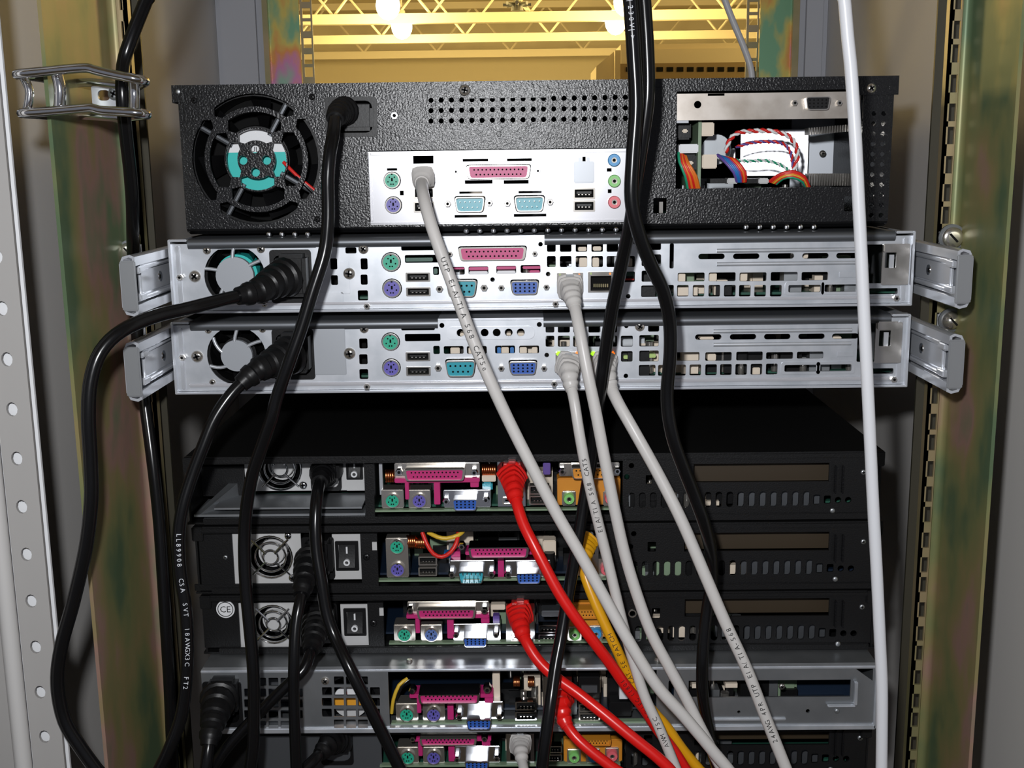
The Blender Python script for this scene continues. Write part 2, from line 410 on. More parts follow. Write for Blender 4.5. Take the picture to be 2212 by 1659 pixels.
def components(par, x0, x1, y0, y1, z, n, hmax, seed, name='board_components'):
    rs = random.Random(seed); groups = {}
    for i in range(n):
        m = rs.choice(['black_plastic', 'black_plastic', 'nickel', 'cream', 'grey_steel', 'black_plastic', 'pcb_edge', 'nickel'])
        mb = groups.setdefault(m, MB()); x = rs.uniform(x0, x1); y = rs.uniform(y0, y1)
        if m == 'nickel':
            r = rs.uniform(0.0015, 0.003); h = rs.uniform(0.004, hmax); mb.cyl((x, y, z), (x, y, z + h), r, r, 10)
        else:
            a, b, h = rs.uniform(0.002, 0.009), rs.uniform(0.002, 0.006), rs.uniform(0.002, hmax); mb.box(x - a, x + a, y - b, y + b, z, z + h)
    for m, mb in groups.items():
        o = mb.build(name, m, par, 40); o['kind'] = 'stuff'
def wire(name, pts, r, m, par, step=0.004, n=7):
    return MB().tube(spline(pts, step), r, n).build(name, m, par, 60)

# ================================================================== the room behind the rack
def struct(name, mb, m, label=None):
    o = mb.build(name, m, None, 30); o['kind'] = 'structure'
    if label: o['label'] = label
    return o
RX, RY0, RY1, CEIL = 8.0, -3.0, 17.8, 3.62
struct('floor', MB().box(-RX, RX, RY0, RY1, -0.1, 0.0), 'room_floor', 'grey floor of the server room')
struct('wall_back', MB().box(-RX, RX, RY1, RY1 + 0.1, 0, CEIL), 'room_paint', 'yellow lit wall at the far end of the room')
struct('wall_left', MB().box(-RX - 0.1, -RX, RY0, RY1, 0, CEIL), 'room_paint', 'left wall of the server room')
struct('wall_right', MB().box(RX, RX + 0.1, RY0, RY1, 0, CEIL), 'room_paint', 'right wall of the server room')
struct('ceiling', MB().box(-RX, RX, RY0, RY1, CEIL, CEIL + 0.1), 'room_deck', 'yellowish roof deck above the open joists')
ordn = ['nearest', 'middle', 'farthest']
for k, (Yj, py) in enumerate(((12.3, 38), (14.35, 82), (16.4, 116))):
    c = at(1000, py, Yj)
    t = thing('roof_joist', '%s of the three pale open-web roof joists crossing above the room' % ordn[k], 'joist', (0, Yj, c.z), 'open-web roof joists')
    MB().box(-RX + 0.05, RX - 0.05, Yj - 0.05, Yj + 0.05, c.z - 0.055, c.z + 0.045).build('bottom_chord', 'joist_paint', t, 30)
    MB().box(-RX + 0.05, RX - 0.05, Yj - 0.05, Yj + 0.05, CEIL - 0.09, CEIL - 0.001).build('top_chord', 'joist_paint', t, 30)
    n = 10
    for i in range(n):
        x0 = -4.8 + i * 1.02 + (0.3, 0.55, 0.05)[k]; w = 0.51
        for a, b in ((x0, x0 + w), (x0 + 2 * w, x0 + w)):
            MB().cyl((a, Yj, CEIL - 0.05), (b, Yj, c.z + 0.03), 0.015, 0.015, 6).build('web_rod', 'joist_paint', t, 40)
added_lamps = [Vector((x, 9.5, 3.15)) for x in (-4.0, 4.0)]  # added lamps out of view, put warm light on the rack side walls
def proj(p):
    d = p - CAM; z = d.dot(AF); return W / 2 + FPX * d.dot(AX) / z, H / 2 + FPX * d.dot(AD) / z
lamps = ((838, 12, 11.6, 'high-bay lamp upper left, its bulb cut by the top edge'), (868, 58, 13.5, 'lower of the two glowing lamps at the left, hanging between the joists'), (1330, 48, 13.2, 'glowing lamp right of centre, left of the black cords'), (1352, 4, 11.4, 'glowing lamp at the top edge beside the black cords'), (*proj(added_lamps[0]), 9.5, 'unseen lamp added behind the left side of the rack to warm its walls'), (*proj(added_lamps[1]), 9.5, 'unseen lamp added behind the right side of the rack to warm its walls'))
for px, py, Yl, lb in lamps:
    c = at(px, py, Yl); t = thing('ceiling_lamp', lb, 'lamp', (c.x, c.y, c.z), 'glowing ceiling lamps')
    R = 0.12
    MB().loft([[Vector((c.x + R * math.sin(a) * math.cos(b), c.y + R * math.sin(a) * math.sin(b), c.z + R * 1.15 * math.cos(a))) for b in [2 * PI * i / 14 for i in range(14)]] for a in [0.05 + (PI - 0.1) * j / 8 for j in range(9)]]).build('bulb', 'lamp_glow', t, 60)
    MB().cyl((c.x, c.y, c.z + R), (c.x, c.y, c.z + R + 0.06), 0.05, 0.04, 12).cyl((c.x, c.y, c.z + R + 0.1), (c.x, c.y, CEIL), 0.012, 0.012, 8).build('housing', 'joist_paint', t, 40)
    l = light('lamp_light', 'POINT', (c.x, c.y, c.z - 0.3), 90.0 if abs(c.x) < 3 else 165.0, (1.0, 0.72, 0.26), 0.15 if abs(c.x) < 3 else 0.5)
c = at(1117, 14, 11.0)
t = thing('sprinkler_head', 'small dark sprinkler head hanging from the roof, top centre', 'sprinkler', (c.x, c.y, c.z))
MB().cyl((c.x, c.y, c.z - 0.02), (c.x, c.y, CEIL), 0.02, 0.02, 8).build('pipe', 'grey_steel', t)
mb = MB()
for i in range(4):
    a = i * PI / 4; mb.cyl((c.x - 0.13 * math.cos(a), c.y - 0.13 * math.sin(a), c.z + 0.02), (c.x + 0.13 * math.cos(a), c.y + 0.13 * math.sin(a), c.z + 0.02), 0.018, 0.018, 6)
mb.cyl((c.x, c.y, c.z - 0.04), (c.x, c.y, c.z + 0.05), 0.06, 0.04, 10).build('deflector', 'grey_steel', t)
# beige cabinet standing in the room, seen through the open rack front
Yc = 10.8; a = at(1330, 95, Yc); b_ = at(1665, 95, Yc)
t = thing('floor_cabinet', 'tall beige cabinet with slotted vent standing in the room behind the rack', 'cabinet', (a.x, Yc, 0))
MB().bbox(a.x, b_.x + 0.3, Yc, Yc + 1.2, 0.0, a.z, 0.05).build('body', 'unit_beige', t)
sk = at(1286, 120, Yc + 0.35)
MB().prism([(sk.x, 0.0), (a.x, 0.0), (a.x, a.z - 0.05), (sk.x, a.z - 0.18)], Yc + 0.2, Yc + 1.1).build('side_cover', 'unit_beige', t)
vt = at(1340, 138, Yc)
MB().box(vt.x, b_.x + 0.2, Yc - 0.012, Yc + 0.01, vt.z - 0.5, vt.z).build('vent_panel', 'unit_brown', t)
for i in range(14):
    q = at(1352 + i * 22, 150, Yc - 0.012); MB().box(q.x, q.x + 0.06, Yc - 0.018, Yc - 0.008, q.z - 0.02, q.z + 0.02).build('vent_slot', 'black_matte', t)

# ================================================================== rack cabinet
XW = 0.312; YN = 0.672; YF = 1.215; ZB, ZT = 0.0, 2.05
rack = thing('rack_cabinet', 'grey server rack cabinet with yellow zinc mounting rails around the servers', 'rack', (0, 0.9, 0))
for s, nm in ((-1, 'left'), (1, 'right')):
    MB().box(*sorted((s * XW, s * (XW + 0.012))), 0.47, 1.26, ZB + 0.03, ZT).build('side_panel', 'panel_grey', rack)
MB().box(-XW, XW, 0.47, 1.26, 0.0, 0.03).build('base_plate', 'panel_grey', rack)
MB().box(-XW - 0.012, XW + 0.012, 0.47, 1.26, ZT, ZT + 0.02).build('top_panel', 'panel_grey', rack)  # unseen top, added to block the room lamps
# near rails: perforated flange facing out plus a deep plate towards the viewer
UH = 0.0456
def perforated(parent, x0, x1, hx0, hx1, Y, zanchor, z0, z1, material, U=UH):
    holes = []
    k = -40
    while k < 40:
        zt = zanchor - k * U; unit = U / 475.0
        for off in (15, 188, 355):
            a, b = zt - off * unit, zt - (off + 103) * unit
            if b > max(z0, 0.95) and a < min(z1, 1.74): holes.append([(hx0, b), (hx1, b), (hx1, a), (hx0, a)])
        k += 1
    return plate('perforated_flange', [(x0, z0), (x1, z0), (x1, z1), (x0, z1)], holes, Y, 0.0018, material, parent)
def near_rail(s, px_in, px_bend, ynear, anchor):
    xi, xb = at(px_in[0], px_in[1], YN).x, at(px_bend[0], px_bend[1], YN).x
    r = 0.006; pr = [Vector((xb - s * r, YN)), ]
    prof = [Vector((xb - s * r * (1 - math.sin(a)), YN - r * (1 - math.cos(a)))) for a in [PI / 2 * i / 6 for i in range(7)]]   # bend
    prof += [Vector((xb, ynear + 0.006)), Vector((xb + s * 0.0003, ynear))]
    th = 0.002
    inner = []
    for i, p in enumerate(prof):
        d = (prof[min(i + 1, len(prof) - 1)] - prof[max(i - 1, 0)]).normalized(); nrm = Vector((d.y, -d.x)) * -s
        q = p + nrm * th * -1
        inner.append(q)
    mb = MB(); R = []
    for z in (ZB + 0.03, ZT - 0.03):
        R.append([Vector((p.x, p.y, z)) for p in prof] + [Vector((p.x, p.y, z)) for p in reversed(inner)])
    mb.loft(R, True)
    o = mb.build('mounting_rail', 'zinc_chromate', rack, 40)
    lo, hi = sorted((xi, xb - s * r))
    w = abs(xi - xb)
    za = at(anchor[0], anchor[1], YN).z
    perforated(o, lo, hi, lo + w * (0.16 if s < 0 else 0.10), hi - w * (0.16 if s < 0 else 0.04), YN, za, ZB + 0.03, ZT - 0.03, 'zinc_gold')
    MB().box(*sorted((xi + s * 0.001, xb + s * 0.012)), YN + 0.024, YN + 0.026, ZB + 0.03, ZT - 0.03).build('hole_shade_backing', 'rail_hole_shade', o)  # dark sheet stands in for shade behind the flange holes
    MB().box(*sorted((xi, xi + s * 0.0022)), YN, YN + 0.007, ZB + 0.03, ZT - 0.03).build('flange_return', 'zinc_gold', o)
    return o
near_rail(1, (2038, 300), (2085, 300), 0.603, (2060, 268))
near_rail(-1, (294, 300), (251, 300), 0.577, (270, 268))
MB().box(-0.2330, 0.2450, 1.2088, 1.2100, at(1100, 1010, 0.66).z - 0.02, at(1100, 835, 0.66).z).build('light_block_panel', 'black_satin', rack)  # unseen panel closing the gap so room light stays off the lid
MB().box(-0.2330, 0.2450, 1.2088, 1.2100, 0.03, at(1100, 1690, 0.668).z).build('light_block_panel', 'black_satin', rack)  # added out of view, keeps room light from entering below the servers
# far rails, plates and posts at the front of the rack
for s, pf0, pf1, pp, ppo, pg0, pg1 in ((-1, 676, 650, 585, 574, 562, 506), (1, 1612, 1639, 1706, 1720, 1727, 1782)):
    x0, x1 = at(pf0, 80, YF).x, at(pf1, 80, YF).x; x2, x3 = at(pp, 80, YF).x, at(ppo, 80, YF).x
    o = MB().box(*sorted((x1, x2)), YF - 0.006, YF - 0.004, ZB + 0.03, ZT - 0.03).build('mounting_rail', 'zinc_rainbow', rack)
    w = abs(x1 - x0); lo, hi = sorted((x0, x1))
    perforated(o, lo, hi, lo + w * 0.2, hi - w * 0.14, YF, 1.55, ZB + 0.03, ZT - 0.03, 'zinc_gold')
    MB().box(*sorted((x2, x3)), YF - 0.012, YF + 0.02, ZB + 0.03, ZT - 0.03).build('rail_edge', 'zinc_gold', o)
    xa, xb = x3 + s * 0.0004, s * (XW - 0.0003)
    MB().bbox(*sorted((xa, xb)), YF - 0.015, YF + 0.03, ZB + 0.03, ZT - 0.001, 0.006).build('corner_post', 'post_grey', rack)
# near frame post on the left with its row of round holes, and ridge beside it
q = at(50, 720, 0.56); xr = q.x
zh = [at(14 + (131 - 14) * (y - 440) / 1175.0, y, 0.56).z for y in (440, 1615)]
dz = (zh[0] - zh[1]) / 11.25
holes = []
for i in range(-6, 18):
    zc = zh[0] - i * dz; holes.append([(xr - 0.0095 + 0.0029 * math.cos(2 * PI * j / 12), zc + 0.0037 * math.sin(2 * PI * j / 12)) for j in range(12)])
fp = plate('frame_post', [(xr - 0.017, 0.03), (xr, 0.03), (xr, ZT), (xr - 0.017, ZT)], holes, 0.56, 0.0018, 'frame_grey', rack)
MB().box(xr - 0.034, xr, 0.5662, 0.568, 0.03, ZT).build('post_backing', 'label_white', fp)
MB().cyl((xr - 0.0215, 0.558, 0.03), (xr - 0.0215, 0.558, ZT), 0.0045, 0.0045, 12).build('seal_bead', 'frame_light', fp)
MB().box(xr - 0.05, xr - 0.026, 0.562, 0.566, 0.03, ZT).build('door_flange', 'frame_grey', fp)
MB().box(xr - 0.075, xr - 0.036, 0.525, 0.53, 0.03, ZT).build('door_edge', 'frame_light', fp)

# ================================================================== slide rails of the two bare metal servers
def slide(s, pxf, pt, pb, yn, label, bolt, dome):
    YS = 0.66
    xf = at(pxf, pt, YS).x; zt = at(pxf, pt, YS).z; zb = at(pxf, pb, YS).z; zm = (zt + zb) / 2; hh = zt - zb
    t = thing('slide_rail', label, 'slide rail', (xf, YS, zb), 'telescopic slide rails of the bare metal servers')
    xo = xf + s * 0.009
    # outer C channel with rolled lips
    prof = [(xf + s * 0.0005, zt - 0.006), (xf + s * 0.0005, zt - 0.0012), (xf + s * 0.003, zt), (xf + s * 0.007, zt - 0.001), (xo, zt - 0.005),
            (xo, zb + 0.005), (xf + s * 0.007, zb + 0.001), (xf + s * 0.003, zb), (xf + s * 0.0005, zb + 0.0012), (xf + s * 0.0005, zb + 0.006)]
    inn = [(xf + s * 0.0019, zt - 0.006), (xf + s * 0.0019, zt - 0.002), (xf + s * 0.0035, zt - 0.0014), (xf + s * 0.0065, zt - 0.0024), (xo - s * 0.0014, zt - 0.006),
           (xo - s * 0.0014, zb + 0.006), (xf + s * 0.0065, zb + 0.0024), (xf + s * 0.0035, zb + 0.0014), (xf + s * 0.0019, zb + 0.002), (xf + s * 0.0019, zb + 0.006)]
    ring = prof + inn[::-1]
    mb = MB(); n = len(prof)
    for y0, y1 in ((yn, 1.13),):
        vs = [(x, y0, z) for x, z in ring] + [(x, y1, z) for x, z in ring]; m = len(ring)
        fs = [(i, (i + 1) % m, (i + 1) % m + m, i + m) for i in range(m)]
        fs += [(i, i + 1, m - 2 - i, m - 1 - i) for i in range(n - 1)] + [(i + m, m - 1 - i + m, m - 2 - i + m, i + 1 + m) for i in range(n - 1)]
        mb.add(vs, fs)
    mb.build('outer_channel', 'bright_steel', t, 50)
    # inner plate, dished
    xi = xf + s * 0.0042
    mb = MB(); mb.bbox(*sorted((xi, xi + s * 0.0022)), yn + 0.019, 1.10, zb + 0.0095, zt - 0.0095, 0.0009)
    for a, b in ((zt - 0.0095, zt - 0.0068), (zb + 0.0068, zb + 0.0095)): mb.bbox(*sorted((xf + s * 0.0024, xf + s * 0.0062)), yn + 0.015, 1.10, a, b, 0.0008)
    ip = mb.build('inner_plate', 'bright_steel', t, 40)
    for dy, dzz in ((0.052, 0.0),):
        cxx = (xi - s * 0.0003, yn + dy, zm + dzz)
        MB().cyl((xi + s * 0.001, yn + dy, zm), (xi - s * 0.0004, yn + dy, zm), 0.0036, 0.003, 14).build('dimple', 'chrome', ip)
        MB().cyl((xi + s * 0.001, yn + dy - 0.001, zm), (xi - s * 0.0006, yn + dy - 0.001, zm), 0.0013, 0.0013, 10).build('rivet_hole', 'black_matte', ip)
    # notched stop bracket and near end tab
    mb = MB()
    for a in (zt - 0.011, zb + 0.007): mb.bbox(*sorted((xf + s * 0.0015, xf + s * 0.0068)), yn + 0.010, yn + 0.020, a, a + 0.004, 0.0008)
    mb.build('stop_bracket', 'bright_steel', t, 40)
    MB().bbox(*sorted((xf - s * 0.0002, xf + s * 0.0082)), yn - 0.0022, yn - 0.0004, zb + 0.003, zt - 0.003, 0.0007).build('end_tab', 'tab_grey', t, 40)
    # mounting ear and bolt on the rail flange
    bx, by, br = bolt
    e = at(bx, by, YN - 0.004); ss = S(bx, by, YN)
    MB().bbox(e.x - 25 * ss, e.x + 25 * ss, YN - 0.0075, YN - 0.005, e.z - 16 * ss, e.z + 16 * ss, 0.001).build('mounting_ear', 'bright_steel', t, 40)
    MB().lathe((e.x, YN - 0.0076, e.z), [(br * ss * 1.3, 0), (br * ss * 1.3, -0.0012), (br * ss * 0.6, -0.0013)], 20).build('washer', 'satin_grey', t, 40)
    if dome: prof = [(br * ss * 0.15, -0.0062), (br * ss * 0.6, -0.0055), (br * ss * 0.92, -0.0032), (br * ss, -0.001), (br * ss, 0)]
    else: prof = [(br * ss * 0.5, -0.004), (br * ss * 0.9, -0.0036), (br * ss, -0.003), (br * ss, 0)]
    b = MB().lathe((e.x, YN - 0.0078, e.z), prof, 20).build('bolt', 'nickel', t, 50)
    MB().cbox((e.x, YN - 0.0078 - (0.0062 if dome else 0.004), e.z), br * ss * 1.1, 0.0006, br * ss * 0.2, Matrix.Rotation(0.8, 3, 'Y')).build('slot', 'black_matte', b)
slide(1, 1986, 521, 640, 0.602, 'steel slide rail end right of the upper bare metal server', (2050, 512, 22), False)
slide(1, 1971, 689, 808, 0.602, 'steel slide rail end right of the lower bare metal server', (2047, 690, 20), True)
slide(-1, 364, 533, 655, 0.602, 'steel slide rail end left of the upper bare metal server', (284, 540, 17), False)
slide(-1, 371, 704, 824, 0.602, 'steel slide rail end left of the lower bare metal server', (292, 716, 16), False)

# ================================================================== cable ring on the left rail
YR = 0.562
t = thing('cable_ring', 'chrome wire cable ring clamped to the left rail around a black cord', 'cable ring', at(170, 250, YR))
def ring_loop(y0, front, back):
    f = [at(x, y, YR) for x, y in front]; b = [at(x, y, YR + 0.052) for x, y in back]
    pts = spline(f, 0.003)
    e1 = [f[-1] + Vector((0.0035, 0.006, 0)), ]
    loop = spline([f[0] + Vector((0.002, 0.012, 0)), f[0]] + f[1:] + [f[-1] + Vector((0.0, 0.012, -0.0005))] + b[::-1] + [f[0] + Vector((0.002, 0.03, 0)), f[0] + Vector((0.002, 0.012, 0))], 0.003)
    return loop
up = ring_loop(0, [(36, 161), (90, 155), (150, 149), (188, 147), (206, 152), (250, 162), (296, 171)], [(140, 182), (190, 178), (262, 186), (285, 190)])
MB().tube(up, 0.0023, 10).build('upper_ring', 'chrome', t, 60)
lo_ = ring_loop(0, [(46, 245), (100, 241), (160, 236), (196, 233), (214, 238), (255, 241), (300, 244)], [(146, 250), (195, 250), (262, 254), (285, 252)])
MB().tube(lo_, 0.0023, 10).build('lower_ring', 'chrome', t, 60)
MB().tube(spline([at(50, 166, YR + 0.006), at(60, 185, YR + 0.004), at(64, 203, YR + 0.004), at(60, 228, YR + 0.004), at(56, 240, YR + 0.006)], 0.003), 0.0021, 10).build('end_rod', 'chrome', t, 60)
MB().tube(spline([at(121, 155, YR + 0.005), at(127, 178, YR + 0.004), at(130, 200, YR + 0.004), at(128, 238, YR + 0.005)], 0.003), 0.0028, 10).build('middle_rod', 'chrome', t, 60)
MB().tube(spline([at(288, 172, YR + 0.012), at(290, 200, YR + 0.014), at(290, 243, YR + 0.012)], 0.003), 0.0026, 10).build('end_rod', 'chrome', t, 60)
cP = at(232, 203, YR + 0.053); sP = S(232, 203, YR + 0.053)
pl = plate('clamp_plate', rect(236, 206, 76, 46, YR + 0.053, 5), [rect(224, 206, 26, 22, YR + 0.053, 8)], YR + 0.053, 0.002, 'bright_steel', t)
MB().tube([at(140, 182, YR + 0.052), at(140, 250, YR + 0.052)], 0.0023, 8).build('end_rod', 'chrome', t, 60)
screw(t, 247, 203, 14, YR + 0.053, 'grey_steel')

# ================================================================== black two-unit server on top
Y2 = 0.668
def span(pl, pr, Y):      # average left/right x and z from pixel corners
    a, b = at(*pl, Y), at(*pr, Y); return a.x, b.x, (a.z + b.z) / 2
xa, xb, zt = span((372, 185), (1937, 163), Y2); xc, xd, zb = span((392, 507), (1928, 491), Y2)
X0, X1 = (xa + xc) / 2, (xb + xd) / 2
srv = thing('rack_server', 'tall black server on top with round fan grille and white port plate', 'server', ((X0 + X1) / 2, Y2, zb))
fc = at(553.7, 345, Y2); fs_ = S(553.7, 345, Y2)
holes = []
for k in range(4):
    m = PI / 2 * k
    holes.append(arcslot(fc, 112 * fs_, 139 * fs_, m - math.radians(42.5), m + math.radians(42.5)))
    holes.append(arcslot(fc, 68 * fs_, 101 * fs_, m - math.radians(43), m + math.radians(43)))
    holes.append(arcslot(fc, 41 * fs_, 65 * fs_, m - math.radians(44), m + math.radians(44)))
for dx, dy in ((-4, -24), (-29, 1), (22, 1), (-2, 27)): holes.append(circ(553.7 + dx, 345 + dy, 9.8, Y2))
holes.append(rect(759, 252, 108, 80, Y2, 8))
holes.append(rect(1078, 403, 562, 158, Y2))
holes.append(rect(1661, 301, 400, 206, Y2))
for r, (y0, y1) in enumerate(((216.7, 210), (239, 233), (261.5, 255.7))):
    for i in range(21): holes.append(circ(931 + i * 22.1, y0 + (y1 - y0) * i / 19, 5.7, Y2, 10))
for i in range(11):
    for j in (0, 1): holes.append(circ(1888 - 0.6 * i + j * 21, 245 + 22 * i, 5.4, Y2, 10))
holes.append(rect(1425.5, 444, 29, 33, Y2, 3)); holes.append(rect(1836, 440, 24, 33, Y2, 3))
zlip = at(1100, 487, Y2).z
rp = plate('rear_panel', [(X0 + 0.003, zlip), (X1 - 0.002, zlip), (X1 - 0.002, zt - 0.0008), (X0 + 0.003, zt - 0.0008)], holes, Y2, 0.0016, 'black_powder', srv, 0.0003)
# case shell: bottom with chamfered lip, sides, top cover with folded lip and ears
mb = MB(); L = [(Y2 + 0.0004, zlip), (Y2 + 0.0012, zlip - 0.0012), (Y2 + 0.006, zb + 0.0006), (Y2 + 0.008, zb), (1.2065, zb), (1.2065, zb + 0.0015), (Y2 + 0.008, zb + 0.0015), (Y2 + 0.002, zlip)]
R = [[Vector((x, y, z)) for y, z in L] for x in (X0 + 0.003, X1 - 0.002)]
mb.loft(R).build('case_bottom', 'black_satin', srv, 30)
for xs in (X0 + 0.003, X1 - 0.0035): MB().box(xs, xs + 0.0015, Y2 + 0.0016, 1.2065, zb + 0.0015, zt - 0.002).build('case_side', 'black_powder', srv)
zl = at(1100, 187, Y2).z
MB().box(-0.2330, 0.2450, 1.2065, 1.2085, zb, zt).build('front_panel', 'black_matte', srv)
tc = MB().box(X0, X1, Y2 - 0.001, 1.2065, zt - 0.0014, zt).box(X0, X1, Y2 - 0.0012, Y2 - 0.0001, zt - 0.0045, zt)
tc.box(X0, X0 + 0.0012, Y2 - 0.001, 1.2065, zt - 0.010, zt).box(X1 - 0.0012, X1, Y2 - 0.001, 1.2065, zt - 0.010, zt)
tc.box(X0, X0 + 0.006, Y2 - 0.0015, Y2 - 0.0001, zt - 0.0095, zt)
xr_ = at(1846, 200, Y2).x; tc.box(xr_, X1, Y2 - 0.0015, Y2 - 0.0001, zt - 0.0105, zt)
xm0, xm1 = at(985, 200, Y2).x, at(1190, 200, Y2).x
tc.prism([(xm0, zt), (xm0 + 0.006, zt - 0.0095), (xm1, zt - 0.0095), (xm1 + 0.0005, zt)], Y2 - 0.0015, Y2 - 0.0001)
tc.build('top_cover', 'black_powder', srv, 30)
mb = MB()
for x0, x1, y in ((425, 662, 198), (688, 890, 195), (905, 975, 194), (1196, 1340, 181), (1412, 1455, 179)): pbox(mb, (x0 + x1) / 2, y, x1 - x0, 1.2, Y2 - 0.0003, 0.0005)
mb.build('cover_seam', 'black_matte', srv)
screw(srv, 1004, 195, 12.5, Y2 - 0.001, 'nickel'); screw(srv, 1882, 190.6, 11, Y2 - 0.001, 'nickel'); screw(srv, 385, 198, 6, Y2 - 0.001, 'grey_steel', False)
for x, y in ((419.5, 217), (674, 209.5), (685, 474)): screw(srv, x, y, 7, Y2, 'black_powder')
hexnut(srv, 852.5, 250, 9, Y2, 'bright_steel', 0.002)
for x, y in ((742, 341), (747, 457.6), (1078, 289)): MB().lathe((at(x, y, Y2).x, Y2, at(x, y, Y2).z), [(5 * fs_, -0.0006), (6 * fs_, -0.0002), (6 * fs_, 0.0002)], 14).build('rivet', 'black_powder', srv)
for i in range(12): q = at(1007 + i * 29.4, 498.5 - i * 0.25, Y2 + 0.001); MB().lathe((q.x, Y2 + 0.0012, q.z), [(0.0006, -0.0012), (0.0014, -0.0008), (0.0018, 0.001)], 10).build('lip_bright_spot', 'chrome', srv)  # chrome bumps stand in for the bright slots of the lower lip
for i in range(4): q = at(580 + i * 28, 506, Y2 + 0.001); MB().lathe((q.x, Y2 + 0.002, q.z), [(0.0006, -0.0012), (0.0014, -0.0008), (0.0018, 0.001)], 10).build('lip_bright_spot', 'chrome', srv)  # same bright slot stand-ins, left end
for i in range(6): q = at(1612 + i * 29.4, 490.5, Y2 + 0.001); MB().lathe((q.x, Y2 + 0.002, q.z), [(0.0006, -0.0012), (0.0014, -0.0008), (0.0018, 0.001)], 10).build('lip_bright_spot', 'chrome', srv)  # same bright slot stand-ins, right end
# fan behind the grille
YFn = Y2 + 0.009
fan = plate('fan', rect(553.7, 345, 300, 300, YFn, 20), [circ(553.7, 345, 134, YFn, 40)], YFn, 0.024, 'black_plastic', srv, 0.0008)
q = at(553.7, 345, YFn)
hb = MB().lathe((q.x, YFn + 0.002, q.z), [(72 * fs_, 0), (74 * fs_, 0.001), (74 * fs_, 0.02)], 32).build('hub', 'black_plastic', fan)
ang = [math.radians(a) for a in range(0, 361, 8)]
def disc_part(lim, above, mname, nm):
    r = 68 * fs_; pts = [(q.x + r * math.cos(a), min(max(q.z + r * math.sin(a), q.z + lim), 9) if above else min(q.z + r * math.sin(a), q.z + lim)) for a in ang[:-1]]
    o = plate(nm, pts, [], YFn + 0.0016, 0.0003, mname, fan); return o
disc_part(16 * fs_, False, 'label_teal', 'hub_label'); lab(disc_part(16 * fs_, True, 'label_white', 'hub_label'), 'white upper half of the hub label')
for k in range(7):
    a = k * 2 * PI / 7 + 0.3; mb = MB(); rows = []
    for i in range(7):
        rr = (70 + 62 * i / 6) * fs_; t1 = a + 0.10 * i / 6
        rows.append([Vector((q.x + rr * math.cos(t1 + w_), YFn + 0.004 + d_, q.z + rr * math.sin(t1 + w_))) for w_, d_ in ((0, 0), (0.42, 0.014), (0.43, 0.015), (0.01, 0.0012))])
    mb.loft(rows).build('blade', 'black_plastic', fan, 40)
for k in range(4):
    a = PI / 4 + k * PI / 2 + 0.25
    MB().cyl((q.x + 60 * fs_ * math.cos(a), YFn + 0.0015, q.z + 60 * fs_ * math.sin(a)), (q.x + 138 * fs_ * math.cos(a), YFn + 0.0015, q.z + 138 * fs_ * math.sin(a)), 0.0016, 0.0016, 8).build('strut', 'satin_grey', fan)
for dx, m in ((0, 'wire_red'), (5, 'black_rubber'), (10, 'black_rubber')):
    wire('fan_wire', [at(612 + dx, 350 + dx * 1.2, YFn), at(640 + dx * 0.7, 378 + dx, YFn - 0.002), at(668 + dx * 0.4, 402 + dx, YFn - 0.001), at(690, 420 + dx, YFn)], 0.0011, m, fan)
mb = MB(); vs, fs = text_mesh('UL', 0.0042); w0 = at(540, 328, YFn)
mb.add([(w0.x + v.x, YFn + 0.0012, w0.z + v.y) for v in vs], fs); mb.build('printed_mark', 'ink_black', fan, None, False)
# power inlet
inlet(srv, 759, 252.5, 112, 84, Y2)
# motherboard port plate with its ports
YS2 = Y2 + 0.0035
sh_holes = [rect(914.5, 352, 30, 8, YS2), rect(914.5, 343, 24, 14, YS2), rect(1261.6, 341, 16, 10, YS2), rect(1240, 356, 3, 14, YS2), rect(1283, 356, 3, 14, YS2)]
sh_holes = [rect(914.5, 345, 44, 17, YS2), rect(1261.6, 343.5, 7, 10, YS2),
            rect(1027, 346, 56, 6, YS2), rect(1122, 345, 54, 6, YS2), rect(1034, 393, 60, 8, YS2), rect(1115, 393, 54, 8, YS2),
            rect(1017, 467, 70, 6, YS2), rect(1145, 465, 70, 6, YS2), rect(1017, 416, 50, 5, YS2), rect(1145, 415, 50, 5, YS2),
            rect(1316, 367, 10, 7, YS2), rect(1317, 413, 8, 8, YS2), rect(868, 417, 8, 10, YS2), rect(847, 366, 22, 5, YS2), rect(1261, 403, 14, 6, YS2)]
sh_holes += [rect(914.5, 381, 44, 40, YS2), rect(916, 417, 43, 20, YS2), rect(916, 447, 43, 21, YS2), rect(1261.6, 418, 45, 20, YS2), rect(1261.6, 445, 45, 21, YS2)]
sh_holes = [h for i, h in enumerate(sh_holes) if i != 14]
sh_holes += [circ(847.3, 389.7, 19, YS2, 20), circ(850, 443, 19, YS2, 20), dpoly(1077, 371.4, 143, 32, YS2), dpoly(1015.5, 441.5, 70, 37, YS2), dpoly(1143.6, 440, 70, 37, YS2)]
shd = plate('port_plate', rect(1078, 404, 560, 156, YS2), sh_holes, YS2, 0.0008, 'shield_steel', srv)
for x, y, w, h in ((1078, 329.5, 562, 4), (1078, 478, 562, 4)):
    mb = MB(); pbox(mb, x, y, w, h, YS2 - 0.0022, 0.0022, 0.0006); mb.build('plate_rim', 'shield_steel', shd)
mb = MB(); pbox(mb, 801, 404, 5, 150, YS2 - 0.0022, 0.0022, 0.0006); mb.build('plate_rim', 'shield_steel', shd)
ps2(srv, 847.3, 389.7, 16, YS2); ps2(srv, 850, 443, 16, YS2, True)
rj45(srv, 914.5, 381, 46, 46, YS2); usb(srv, 916, 417, 45, 24, YS2); usb(srv, 916, 447, 45, 24, YS2)
